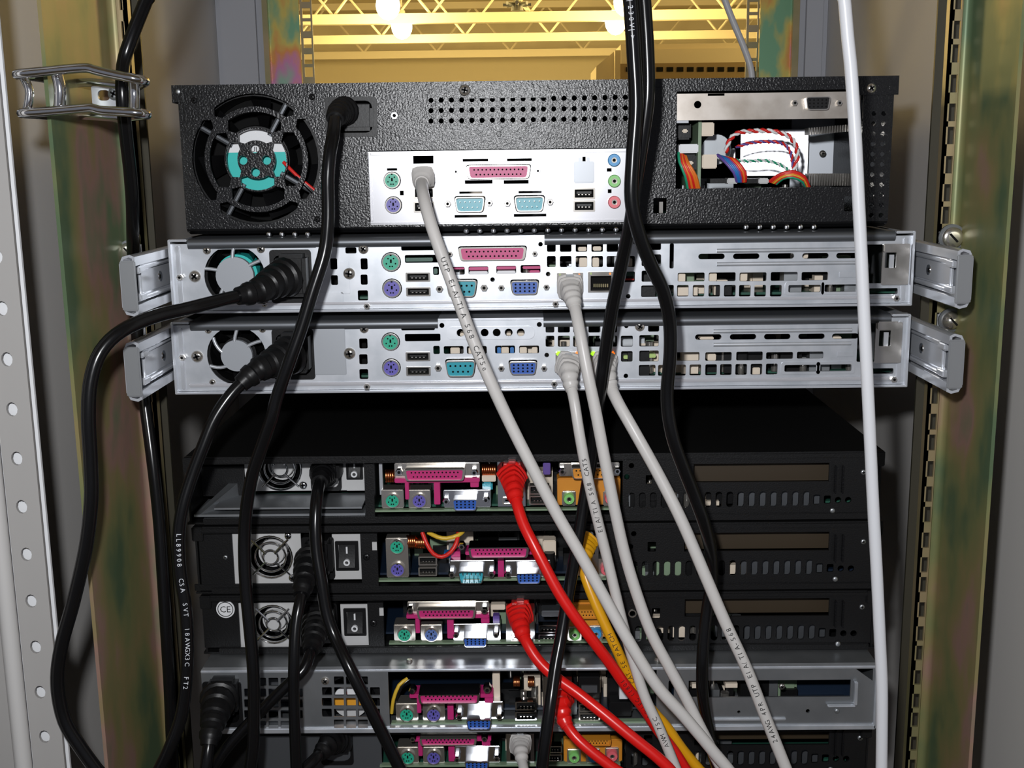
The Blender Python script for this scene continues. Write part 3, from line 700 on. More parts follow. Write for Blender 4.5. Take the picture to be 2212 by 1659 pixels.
dsub(srv, 'parallel_port', 1077, 371.4, 128, 24, YS2, 'port_magenta', (13, 12))
dsub(srv, 'serial_port', 1015.5, 441.5, 60, 28, YS2, 'port_teal', (5, 4), True, nuts=((967.8, 440), (1057.5, 438)))
dsub(srv, 'serial_port', 1143.6, 440, 60, 28, YS2, 'port_teal', (5, 4), True, nuts=((1096, 439), (1188, 436)))
for x, y in ((985, 371), (1162, 369)): hexnut(srv, x, y, 6, YS2, 'shield_steel', 0.0015)
mb = MB(); pbox(mb, 1261.6, 372, 44, 46, YS2 - 0.0012, 0.0014, 0.0005); pbox(mb, 1253, 346, 7, 12, YS2 - 0.0010, 0.0012); pbox(mb, 1270, 346, 7, 12, YS2 - 0.0010, 0.0012); mb.build('blank_cover', 'sheet_grey', shd)
usb(srv, 1261.6, 418, 47, 24, YS2); usb(srv, 1261.6, 445, 47, 24, YS2)
jack(srv, 1326, 346, 13.5, YS2, 'jack_blue'); jack(srv, 1326.6, 391, 13.5, YS2, 'jack_green'); jack(srv, 1326.6, 436.5, 13.5, YS2, 'jack_pink')
# expansion bracket
YE = Y2 + 0.003
br = plate('expansion_bracket', rect(1660, 229, 396, 56, YE), [circ(1507, 226, 8, YE), rect(1547, 204.5, 36, 5, YE)], YE, 0.001, 'bracket_nickel', srv)
dsub(srv, 'video_port', 1763, 224, 50, 24, YE, 'black_plastic', (5, 5, 5), nuts=((1714, 223), (1810, 223)))
MB().box(at(1460, 262, YE).x, at(1488, 262, YE).x, YE + 0.001, YE + 0.0018, at(1460, 262, YE).z - 0.001, at(1460, 247, YE).z).build('bracket_tab', 'bright_steel', br)
# inside of the case seen through the open slot
def pb(name, px, py, w, h, Y, dp, m, par=srv, b=0.0):
    mb = MB(); pbox(mb, px, py, w, h, Y, dp, b); return mb.build(name, m, par, 30)
pb('riser_board', 1511, 335, 7, 160, Y2 + 0.016, 0.10, 'pcb_edge')
pb('cable_connector', 1527, 279, 32, 29, Y2 + 0.018, 0.018, 'cream', b=0.0006); pb('cable_connector', 1533, 349, 32, 30, Y2 + 0.018, 0.018, 'cream', b=0.0006)
pb('cable_connector', 1488, 321, 42, 19, Y2 + 0.014, 0.016, 'label_white', b=0.0006)
for x, y in ((1478, 283), (1490, 352)):
    pb('chip', x, y, 30, 36, Y2 + 0.02, 0.02, 'black_plastic', b=0.001); pb('capacitor', x + 2, y, 12, 8, Y2 + 0.018, 0.01, 'cream', b=0.0006)
qd = at(1547, 323, Y2 + 0.05); MB().lathe((qd.x, Y2 + 0.05, qd.z), [(34 * fs_, 0), (36 * fs_, 0.002), (36 * fs_, 0.03)], 26).build('buzzer', 'grey_steel', srv)
rot = Matrix.Rotation(math.radians(-11.5), 3, 'Z')
qd = at(1672, 330, Y2 + 0.11); MB().cbox(qd, 0.044, 0.004, 0.030, rot).build('drive_bracket', 'shield_steel', srv)
qd = at(1578, 338, Y2 + 0.10); MB().cbox(qd, 0.006, 0.004, 0.010, rot).build('drive_bracket', 'shield_steel', srv)
qd = at(1790, 325, Y2 + 0.12); MB().cbox(qd, 0.05, 0.003, 0.07, rot).build('drive_cover', 'satin_grey', srv)
screw(srv, 1777, 331.6, 7, Y2 + 0.11, 'nickel')
for i in range(17):
    pb('cooling_fin', 1748 + i * 5.6, 284 - i * 0.5, 2.6, 15, Y2 + 0.05, 0.01, 'nickel'); pb('cooling_fin', 1748 + i * 5.6, 388, 2.6, 26, Y2 + 0.05, 0.01, 'nickel')
pb('pin_header', 1553, 391, 38, 10, Y2 + 0.02, 0.012, 'black_plastic'); pb('cable_connector', 1583, 391, 24, 12, Y2 + 0.018, 0.012, 'label_grey', b=0.0006)
pb('pin_header', 1622, 391, 30, 10, Y2 + 0.02, 0.012, 'black_plastic'); pb('cable_connector', 1650, 391, 22, 12, Y2 + 0.018, 0.012, 'label_grey', b=0.0006)
cols = ['wire_green', 'wire_red', 'wire_orange', 'wire_red', 'wire_orange', 'wire_orange']
for i, m in enumerate(cols): wire('ribbon_wire', [at(1466 + i * 3, 330 + i * 1.5, Y2 + 0.016), at(1468 + i * 4, 350 + i, Y2 + 0.012), at(1480 + i * 4.6, 380, Y2 + 0.012), at(1488 + i * 5, 420, Y2 + 0.018)], 0.0009, m, srv)
cols = ['wire_violet', 'wire_blue', 'wire_blue', 'wire_violet', 'wire_red', 'wire_orange', 'wire_red']
for i, m in enumerate(cols): wire('ribbon_wire', [at(1550 + i * 2, 335 + i, Y2 + 0.02), at(1562 + i * 4.2, 345, Y2 + 0.016), at(1585 + i * 4, 372, Y2 + 0.014), at(1592 + i * 3, 392, Y2 + 0.018)], 0.0010, m, srv)
cols = ['wire_red', 'wire_red', 'wire_orange', 'wire_yellow', 'wire_red', 'wire_green']
for i, m in enumerate(cols): wire('ribbon_wire', [at(1662 + i * 3, 392 + i, Y2 + 0.02), at(1682 + i * 2, 378 + i * 1.5, Y2 + 0.016), at(1712, 370 + i * 2.6, Y2 + 0.014), at(1738 - i, 382 + i * 2, Y2 + 0.016), at(1748 - i * 1.5, 404, Y2 + 0.02)], 0.0009, m, srv)
def twist(pts, m1, m2, r=0.0009, turns=9):
    base = spline(pts, 0.0015); fr = frames(base); n = len(base)
    for ph, m in ((0, m1), (PI, m2)):
        MB().tube([p + (a * math.cos(ph + turns * 2 * PI * i / n) + b * math.sin(ph + turns * 2 * PI * i / n)) * r * 0.95 for i, (p, (a, b)) in enumerate(zip(base, fr))], r, 6).build('twisted_wire', m, srv, 60)
twist([at(1568, 330, Y2 + .03), at(1575, 305, Y2 + .03), at(1592, 288, Y2 + .03), at(1625, 283, Y2 + .03), at(1665, 283, Y2 + .03), at(1700, 292, Y2 + .03), at(1718, 312, Y2 + .03), at(1722, 340, Y2 + .03), at(1714, 372, Y2 + .03)], 'wire_red', 'wire_white')
twist([at(1590, 318, Y2 + .034), at(1620, 309, Y2 + .034), at(1655, 306, Y2 + .034), at(1690, 310, Y2 + .034), at(1708, 330, Y2 + .034), at(1714, 365, Y2 + .03)], 'wire_violet', 'wire_red', 0.0007)
twist([at(1580, 345, Y2 + .032), at(1615, 348, Y2 + .032), at(1655, 347, Y2 + .032), at(1690, 358, Y2 + .032), at(1706, 372, Y2 + .03)], 'wire_green', 'wire_white', 0.0007)
components(srv, X0 + 0.02, X1 - 0.02, Y2 + 0.06, Y2 + 0.25, zb + 0.006, 60, 0.02, 5)
MB().box(X0 + 0.01, X1 - 0.01, Y2 + 0.03, 1.1, zb + 0.003, zb + 0.006).build('circuit_board', 'pcb', srv)
pb('slot_catch', 1428, 448, 8, 24, Y2 + 0.006, 0.003, 'nickel')
# dark liner standing in for the shaded case depth behind the fan
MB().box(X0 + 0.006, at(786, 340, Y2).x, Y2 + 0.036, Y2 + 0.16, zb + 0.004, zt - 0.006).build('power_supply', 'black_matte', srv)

# ================================================================== two bare metal one-unit servers
YM = 0.66
def shell(srv, X0, X1, zb, zt, Y, m, lid=True, th=0.0012, yend=1.2065):
    MB().box(X0, X1, Y + 0.0012, yend, zb, zb + th).build('case_bottom', m, srv)
    for x in (X0, X1 - th): MB().box(x, x + th, Y + 0.0012, yend, zb + th, zt - th).build('case_side', m, srv)
    if lid: MB().box(X0, X1, Y + 0.0012, yend, zt - th, zt).build('top_cover', m, srv)
    MB().box(-0.2330, 0.2450, yend, yend + 0.0018, zb, zt).build('front_panel', 'black_matte', srv)
def fan_blades(par, c, Y, r0, r1, n, m, sweep=0.25):
    for k in range(n):
        a = k * 2 * PI / n; rows = []
        for i in range(5):
            rr = r0 + (r1 - r0) * i / 4; t1 = a + sweep * i / 4
            rows.append([Vector((c.x + rr * math.cos(t1 + w_), Y + d_, c.z + rr * math.sin(t1 + w_))) for w_, d_ in ((0, 0), (0.5, 0.01), (0.51, 0.011), (0.02, 0.001))])
        MB().loft(rows).build('blade', m, par, 40)
def metal_server(label, TL, TR, BL, BR, d):
    Y = YM
    xa, xb, zt = span(TL, TR, Y); xc, xd, zb = span(BL, BR, Y); X0, X1 = (xa + xc) / 2, (xb + xd) / 2
    srv = thing('rack_server', label, 'server', ((X0 + X1) / 2, Y, zb), 'bare metal one-unit servers')
    holes = []; R = lambda x, y, w, h, r=3: holes.append(rect(x, y, w, h, Y, r)); K = lambda x, y, r: holes.append(circ(x, y, r, Y, 14))
    fx, fy, fr = d['fan']
    # fan opening: circle clipped above and below
    c = at(fx, fy, Y); s = S(fx, fy, Y); lim0, lim1 = d['fanclip']
    pts = [(c.x + fr * s * math.cos(a), min(max(c.z + fr * s * math.sin(a), c.z - lim1 * s), c.z + lim0 * s)) for a in [2 * PI * i / 36 for i in range(36)]]
    holes.append(pts)
    for q in d['rects']: R(*q)
    for q in d['circs']: K(*q)
    ix, iy, iw, ih = d['inlet']; R(ix, iy, iw * 0.96, ih * 0.96, 6)
    holes.append(circ(d['ps2g'][0], d['ps2g'][1], d['ps2g'][2] * 1.2, Y, 20)); holes.append(circ(d['ps2p'][0], d['ps2p'][1], d['ps2p'][2] * 1.2, Y, 20))
    for k in ('par', 'ser', 'vga'):
        if d.get(k): x, y, w, h = d[k]; holes.append(dpoly(x, y, w * 1.08 + 4, h * 1.16 + 4, Y))
    for q in d['usb']: R(q[0], q[1], q[2] * 0.95, q[3] * 0.9, 1)
    for q in d['lan']: R(q[0], q[1], q[2] * 0.95, q[3] * 0.95, 1)
    for q in d['ovals']: R(q[0], q[1], q[2], q[3], 6)
    zl = at(1100, d['lipy'], Y).z
    ztop = zl
    xl0, xl1 = at(d['plateau'][0], TL[1], Y).x, at(d['plateau'][1], TL[1], Y).x
    zpl = zt - 0.0015
    outer = [(X0 + 0.001, zb + 0.001), (X1 - 0.001, zb + 0.001), (X1 - 0.001, ztop), (xl1, ztop), (xl1, zpl), (xl0, zpl), (xl0, ztop), (X0 + 0.001, ztop)]
    plate('rear_panel', outer, holes, Y, 0.0012, 'galvanised', srv, 0.0002)
    shell(srv, X0, X1, zb, zt, Y, 'galvanised', lid=False)
    # rolled front edge of the top cover
    rr = 0.0030; e = 0.011
    for a, b in ((X0 + e, xl0), (xl1, X1 - e)):
        L = [(Y - 0.0022 + rr - rr * math.cos(t), zt - rr + rr * math.sin(t)) for t in [-PI / 2 + PI * i / 10 for i in range(11)]] + [(Y + 0.012, zt)]
        L2 = [(Y - 0.0022 + rr - rr * math.cos(t) * 1.0, zt - rr - rr * math.sin(t)) for t in [0]]
        prof = [(Y - 0.0022 + rr * (1 - math.cos(t)), zt - rr + rr * math.sin(t)) for t in [-1.35 + (1.35 + PI / 2) * i / 9 for i in range(10)]] + [(1.2065, zt), (1.2065, zt - 0.0012), (Y + 0.004, zt - 0.0012), (Y + 0.004, zt - 2 * rr)]
        MB().loft([[Vector((x, y, z)) for y, z in prof] for x in (a, b)]).build('cover_lip', 'satin_grey', srv, 50)
    MB().box(xl0, xl1, Y + 0.0006, 1.2065, zt - 0.0014, zt - 0.0002).build('top_cover', 'galvanised', srv)
    for a, b in ((X0, X0 + e), (X1 - e, X1)):
        MB().bbox(a, b, Y - 0.003, Y + 0.004, zt - 0.0014, zt, 0.0004).build('corner_fold', 'bright_steel', srv)
    for x, sx in ((X0, 1), (X1, -1)):
        MB().bbox(*sorted((x, x + sx * 0.0014)), Y - 0.0034, Y + 0.002, zb, zt, 0.0004).build('side_flange', 'bright_steel', srv)
        MB().bbox(*sorted((x + sx * 0.0035, x + sx * 0.006)), Y - 0.0012, Y + 0.001, zb + 0.002, zt - 0.004, 0.0005).build('edge_rib', 'bright_steel', srv)
    MB().bbox(X0, X1, Y - 0.0034, Y + 0.002, zb - 0.0004, zb + 0.0008, 0.0003).build('bottom_flange', 'bright_steel', srv)
    zr = at(1100, d['botlip'], Y).z
    MB().bbox(X0 + 0.008, X1 - 0.008, Y - 0.0016, Y + 0.0004, zb + 0.0035, zr, 0.0006).build('bottom_rib', 'shield_steel', srv)
    for q in d['screws']: screw(srv, q[0], q[1], q[2], Y - (0.0002), 'nickel')
    for x, y in d['studs']: hexnut(srv, x, y, 7, Y - 0.0014, 'nickel', 0.002)
    # fan
    fY = Y + 0.004
    fan = plate('fan', rect(fx, fy, 2 * fr + 8, min(2 * fr + 8, 2 * min(lim0, lim1) + 4), fY), [pts], fY + 0.003, 0.02, 'black_plastic', srv)
    hub = d['hub']
    MB().lathe((c.x, Y - 0.0002, c.z), [(hub * s, 0), (hub * s * 1.01, 0.0006), (hub * s * 1.01, 0.003)], 32).build('hub_cap', d['hubmat'], fan)
    MB().lathe((c.x, Y + 0.006, c.z), [((hub + 4) * s, 0), ((hub + 4) * s, 0.014)], 32).build('hub', d['hubring'], fan)
    fan_blades(fan, c, fY + 0.006, (hub + 2) * s, fr * s * 0.97, 9, 'black_plastic')
    for a0, a1 in d['spokes']:
        p = [Vector((c.x + rr_ * s * math.cos(math.radians(a0 + (a1 - a0) * i / 5)), Y + 0.0004, c.z + rr_ * s * math.sin(math.radians(a0 + (a1 - a0) * i / 5)))) for i, rr_ in enumerate([hub - 2 + (fr + 1 - hub) * j / 5 for j in range(6)])]
        MB().tube(p, 0.0011, 8).build('spoke', 'galvanised', fan, 50)
    inlet(srv, ix, iy, iw, ih, Y)
    # ports
    ps2(srv, *d['ps2g'], Y); ps2(srv, *d['ps2p'], Y, True)
    for q in d['usb']: usb(srv, *q, Y)
    if d.get('par'): dsub(srv, 'parallel_port', *d['par'], Y, 'port_magenta', (13, 12), nuts=d['parnuts'])
    dsub(srv, 'serial_port', *d['ser'], Y, 'port_teal', (5, 4), False, nuts=d['sernuts'])
    dsub(srv, 'video_port', *d['vga'], Y, 'port_blue', (5, 5, 5), nuts=d['vganuts'])
    for q in d['lan']: rj45(srv, q[0], q[1], q[2], q[3], Y, lit=q[4])
    if d.get('blank'):
        x, y, w, h = d['blank']; bl = plate('blank_plate', rect(x, y, w, h, Y, 12), [circ(hx, hy, 9, Y, 16) for hx, hy in d['blankholes']], Y - 0.001, 0.0009, 'galvanised', srv, 0.0002)
    for x0, x1, y in d['ribs']:
        a, b = at(x0, y, Y), at(x1, y, Y); z = (a.z + b.z) / 2
        MB().tube([Vector((a.x, Y + 0.0002, z)), Vector((b.x, Y + 0.0002, z))], 0.0013, 10).build('pressed_rib', 'galvanised', srv, 60)
    for q in d['rims']:
        plate('window_rim', rect(*q[:2], q[2] + 14, q[3] + 12, Y, 5), [rect(*q[:2], q[2], q[3], Y, 3)], Y - 0.0008, 0.0008, 'galvanised', srv, 0.0002)
    for q in d['plates']:
        mb = MB(); pbox(mb, *q[:4], Y - 0.0009, 0.0009, 0.0003); mb.build('cover_sheet', q[4], srv)
    # latch plate at the right end
    lx0, ly0, lx1, ly1, wx, wy, ww, wh, tx, ty = d['latch']
    la = plate('latch_plate', rect((lx0 + lx1) / 2, (ly0 + ly1) / 2, lx1 - lx0, ly1 - ly0, Y, 3), [rect(wx, wy, ww, wh, Y, 2)], Y - 0.0032, 0.0012, 'nickel', srv, 0.0003)
    mb = MB(); pbox(mb, tx, ty, 46, 18, Y - 0.006, 0.0028, 0.0006); mb.build('latch_tab', 'nickel', la)
    mb = MB(); pbox(mb, wx + 6, wy + 4, 10, wh * 0.9, Y - 0.001, 0.001); mb.build('latch_spring', 'bright_steel', la)
    # interior
    MB().box(X0 + 0.002, X1 - 0.002, Y + 0.022, 1.12, zb + 0.004, zb + 0.0055).build('circuit_board', d['pcb'], srv)
    components(srv, at(960, 700, Y).x, X1 - 0.02, Y + 0.012, Y + 0.10, zb + 0.0055, 170, 0.022, d['seed'])
    for k, q in enumerate(d['inside']):
        mb = MB(); pbox(mb, *q[:4], Y + q[4], 0.008, 0.0004); mb.build('board_connector', q[5], srv)
    MB().box(X0 + 0.004, at(770, 600, Y).x, Y + 0.03, Y + 0.2, zb + 0.004, zt - 0.004).build('power_supply', 'black_matte', srv)
    MB().box(X0 + 0.002, X1 - 0.002, Y + 0.13, Y + 0.132, zb + 0.0055, zt - 0.002).build('dark_backdrop', 'black_matte', srv)  # black sheet stands in for the dark depth of the case
    return srv
def grid(xs, ys, w0, w, h): return [(x, y, (w0 if i == 0 else w), h, 3) for y in ys for i, x in enumerate(xs)]
m1 = dict(hubring='label_teal', fan=(507, 596.5, 66), fanclip=(58, 60), hub=41, hubmat='sheet_grey', spokes=((95, 88), (35, 30), (160, 165), (225, 235), (300, 296)), inlet=(629.5, 597, 90, 115),
    rects=[(721, 570, 15, 24), (722.5, 605, 15, 21), (758, 541, 24, 13), (786.6, 570, 15, 24), (786.6, 604, 15, 22), (784, 638, 22, 22),
           (903, 535, 73, 12), (913, 559, 77, 17), (942, 585, 13, 18), (983, 585, 42, 17), (1033.5, 584, 43, 17), (1093.5, 582.5, 43, 17), (1146, 581, 43, 17),
           (1359, 598, 25, 23), (1416, 530, 24, 20), (1407, 562, 42, 25), (1407, 596.5, 42, 24), (1403, 629, 36, 25), (1451, 553, 9, 54),
           (1493, 598.5, 58, 19), (1560, 598, 58, 19), (1626.6, 598, 58, 19), (1694, 597, 58, 19), (1760, 596.5, 57, 18),
           (1737.5, 623, 70, 16), (1815, 622, 69, 16), (1908, 629, 62, 13), (1908, 570, 82, 84)]
          + [(x, 628, 25, 25, 3) for x in (1443, 1475, 1509, 1543, 1576.5, 1609, 1642, 1676)]
          + grid((1191, 1222, 1256, 1290, 1323, 1359), (565,), 19, 25, 24) + grid((1191, 1222, 1256, 1290, 1323), (533,), 19, 25, 22),
    circs=[(1167.6, 527.6, 5), (1064, 604, 5), (1184, 592, 5), (1359, 530, 5), (1357, 640, 5)],
    ovals=[(x, 554 - i * 0.5, 57, 12) for i, x in enumerate((1537, 1612, 1687, 1761.5, 1835))], lipy=519, plateau=(941, 1176), botlip=648,
    screws=[(421, 597, 13), (447, 541, 9), (563.7, 538, 9), (572, 656, 8), (754, 591, 13), (785, 538, 11)], studs=[(389.5, 599), (793, 661), (1200, 656), (1935, 644)],
    ps2g=(845, 566, 18), ps2p=(847, 623, 18), usb=[(903, 598.5, 53, 20), (904, 630, 53, 19)], par=(1064, 547, 136, 24), parnuts=((973, 548), (1155, 547)),
    ser=(998, 622, 62, 31), sernuts=((950, 623), (1046, 620.5)), vga=(1133.5, 620, 56, 25), vganuts=((1083, 620.5), (1180, 619)),
    lan=[(1231, 611, 56, 44, False), (1298, 609, 56, 44, False)], ribs=[(1548, 1850, 540), (1548, 1850, 569)], rims=[(1737.5, 623, 70, 16), (1815, 622, 69, 16)],
    plates=[(704, 540, 44, 20, 'galvanised'), (716, 645, 52, 28, 'galvanised'), (745, 600, 20, 70, 'galvanised'), (1833, 593, 40, 13, 'galvanised')],
    latch=(1902, 526, 1960, 614, 1920, 561, 24, 33, 1932, 536), pcb='pcb', seed=11,
    inside=[(1033.5, 580, 42, 8, 0.004, 'port_magenta'), (1093.5, 578, 42, 8, 0.004, 'port_magenta'), (1150, 578, 42, 6, 0.004, 'port_magenta'), (983, 579, 42, 6, 0.004, 'port_magenta'), (1155, 588, 22, 8, 0.006, 'port_magenta'),
            (1033.5, 590, 40, 8, 0.005, 'label_white'), (1093.5, 589, 40, 8, 0.005, 'label_white'), (1258, 538, 18, 9, 0.01, 'cream'), (1290, 537, 18, 9, 0.01, 'cream'), (1260, 567, 17, 20, 0.008, 'cream'), (1287, 567, 14, 20, 0.008, 'cream'), (1361, 567, 10, 18, 0.008, 'cream'),
            (1359, 592, 24, 12, 0.01, 'pcb'), (1359, 604, 24, 3, 0.006, 'wire_red'), (1473, 600, 15, 18, 0.006, 'cream'), (1540, 599, 17, 18, 0.006, 'cream'), (1606, 598, 17, 18, 0.008, 'cream'), (1740, 552, 12, 12, 0.01, 'cream'), (905, 561, 60, 8, 0.01, 'pcb'), (940, 586, 10, 12, 0.01, 'pcb')])
metal_server('upper of the two bare metal servers, with a purple-pink parallel port', (364, 519), (1977, 496), (377, 676), (1964, 656), m1)
m2 = dict(hubring='black_plastic', fan=(511, 768.6, 64), fanclip=(58, 62), hub=34, hubmat='sheet_grey', spokes=((95, 84), (40, 30), (165, 140), (225, 200), (285, 270)), inlet=(634.5, 765, 90, 111),
    rects=[(785, 742, 18, 22), (785, 776, 18, 22), (786, 808, 19, 22), (903, 709, 73, 9), (913, 729, 77, 16), (943, 756, 14, 18), (980, 756, 43, 17), (1030, 756, 43, 17), (1091, 755, 43, 17), (1143, 755, 43, 17),
           (1354, 770, 25, 23), (1412, 707, 24, 19), (1402, 736, 42, 25), (1402, 769, 42, 24), (1398, 800, 36, 24),
           (1483, 770, 56, 19), (1552, 770, 57, 19), (1619, 769, 57, 19), (1684, 768, 58, 15), (1750, 767, 57, 15), (1729, 795, 70, 15), (1804, 794, 69, 15), (1900, 801.6, 60, 12), (1893, 740, 82, 84)]
          + [(x, 800 - i * 0.4, 25, 24, 3) for i, x in enumerate((1434, 1469, 1502, 1536, 1568, 1601, 1634, 1667))]
          + grid((1188, 1218, 1251, 1284, 1320, 1354), (737,), 19, 26, 24) + grid((1188, 1218, 1251, 1284, 1320), (710,), 19, 26, 17),
    circs=[(954.5, 703, 5.5), (1165, 701, 5.5), (1181, 767, 5), (1353, 704, 5), (1352, 812, 5)],
    ovals=[(x, 728 - i * 0.5, 57, 12) for i, x in enumerate((1530, 1605, 1679, 1753, 1826))], lipy=695, plateau=(946, 1174), botlip=821,
    screws=[(426, 770, 13), (450, 713, 8), (567, 711, 8), (459, 826, 7), (755, 763.6, 13), (786.6, 710, 10), (1382, 705, 11)], studs=[(394.6, 772), (793, 834.5), (1197, 829), (1930, 819)],
    ps2g=(844, 738, 17), ps2p=(845.6, 794, 17), usb=[(903, 770, 53, 20), (904, 801.6, 53, 20)], par=None,
    ser=(995.5, 794, 61, 30), sernuts=((947, 793), (1040, 794)), vga=(1129.7, 792.7, 56, 24), vganuts=((1083, 794), (1175, 794)),
    lan=[(1228, 782, 56, 44, True), (1303, 782, 56, 44, True)], ribs=[(1541, 1840, 714), (1541, 1838, 743)], rims=[(1729, 795, 70, 15), (1804, 794, 69, 15)],
    plates=[(710.5, 758.5, 72, 104, 'sheet_grey'), (1826, 765, 36, 12, 'galvanised')], blank=(1060, 719, 190, 28), blankholes=[(995 + i * 26, 719 - i * 0.2) for i in range(6)],
    latch=(1887, 694, 1944, 783, 1908, 729, 25, 34, 1920, 704), pcb='pcb', seed=23,
    inside=[(983, 758, 20, 14, 0.008, 'cream'), (1025, 758, 26, 14, 0.008, 'cream'), (1091, 757, 16, 14, 0.007, 'cream'), (1078, 757, 8, 14, 0.009, 'wire_blue'), (1106, 757, 8, 14, 0.009, 'wire_blue'), (1130, 757, 16, 14, 0.007, 'cream'), (1155, 757, 12, 14, 0.007, 'cream'),
            (1125, 723, 14, 8, 0.006, 'cream'), (1099, 722, 10, 6, 0.006, 'cream'), (998, 723, 9, 7, 0.006, 'cream'), (1402, 769, 30, 8, 0.01, 'led_off_green'), (1354, 772, 14, 8, 0.01, 'led_off_green'), (1527, 731, 30, 6, 0.008, 'cream'), (1808, 731, 20, 7, 0.008, 'cream'), (1538, 772, 18, 14, 0.008, 'cream'), (1634, 802, 16, 16, 0.01, 'cream')])
for q in m2['blankholes']: m2['circs'].append((q[0], q[1], 8.5))
metal_server('lower of the two bare metal servers, with a six-hole blank plate', (369, 697), (1967, 674), (384, 849), (1954, 832), m2)

# ================================================================== lower servers with open port bays
def board_ps2(par, px, py, w, h, r, Y, purple=False, col=None):
    mb = MB(); pbox(mb, px, py, w, h, Y, 0.012, 0.0005); sh = mb.build('port_shell', 'nickel', par)
    ps2(par, px, py + h * 0.06, r, Y - 0.0003, purple, 'nickel', col)
def board_dsub(par, name, px, py, w, h, Y, col, rows, proud=0.009, base=None, nuts=(), male=False, shell='chrome'):
    if base:
        mb = MB(); pbox(mb, *base, Y, 0.012, 0.0005); mb.build('port_flange', shell, par)
    dsub(par, name, px, py, w, h, Y - 0.0004, col, rows, male, shell, proud)
    for x, y, r in nuts: hexnut(par, x, y, r, Y - 0.0004, 'chrome', 0.006)
def board_bar(par, px, py, w, h, Y, stems, depth=0.013, m='port_magenta'):
    mb = MB(); pbox(mb, px, py, w, h, Y - 0.003, depth, 0.0004)
    for x, y, a, b in stems: pbox(mb, x, y, a, b, Y - 0.002, depth - 0.003, 0.0003)
    return mb.build('parallel_port_base', m, par)
def board_lan(par, px, py, w, h, Y, opening):
    o = plate('network_port', rect(px, py, w, h, Y, 1), [rect(*opening, Y)], Y, 0.014, 'chrome', par)
    mb = MB(); pbox(mb, *opening[:2], opening[2] * 1.05, opening[3] * 1.05, Y + 0.008, 0.003); mb.build('socket_back', 'black_matte', o)
    return o
def coil(par, px, py, w, h, Y, n=7):
    c = at(px, py, Y); s = S(px, py, Y); mb = MB()
    for i in range(n):
        x = c.x + (i / (n - 1) - 0.5) * w * s
        pts = [Vector((x, Y + 0.004 * math.cos(a) * 0.8, c.z + h * s / 2 * math.sin(a))) for a in [2 * PI * k / 12 for k in range(13)]]
        mb.tube(pts, 0.0007, 6)
    mb.build('copper_coil', 'copper', par, 60)
def orange_block(par, px, py, w, h, Y, jacks):
    mb = MB(); pbox(mb, px, py, w, h, Y, 0.012, 0.0006); mb.build('audio_block', 'port_orange', par)
    for x, y, m in jacks:
        mb = MB(); pbox(mb, x, y + 1, 30, 34, Y - 0.0012, 0.003, 0.0006); mb.build('jack_shell', 'nickel', par)
        jack(par, x, y, 12, Y - 0.002, m)
def rocker(par, px, py, w, h, Y):
    o = plate('power_switch', rect(px, py, w, h, Y, 2), [rect(px, py, w * 0.72, h * 0.78, Y, 1)], Y - 0.001, 0.008, 'black_plastic', par)
    c = at(px, py, Y); s = S(px, py, Y); a, b = w * s * 0.35, h * s * 0.38
    pr = [(Y - 0.0005, -b), (Y - 0.0032, -b * 0.95), (Y - 0.0008, 0), (Y + 0.0002, b), (Y + 0.006, b), (Y + 0.006, -b)]
    MB().loft([[Vector((c.x + x, y, c.z + z)) for y, z in pr] for x in (-a, a)]).build('rocker', 'black_plastic', o)
    mb = MB(); mb.box(c.x - 0.0005, c.x + 0.0005, Y - 0.0010, Y, c.z + b * 0.22, c.z + b * 0.8)
    mb.ring((c.x, Y - 0.0034, c.z - b * 0.5), [(0.0011, 0), (0.0020, 0), (0.0020, 0.003), (0.0011, 0.003)], 16)
    mb.build('printed_mark', 'label_white', o)
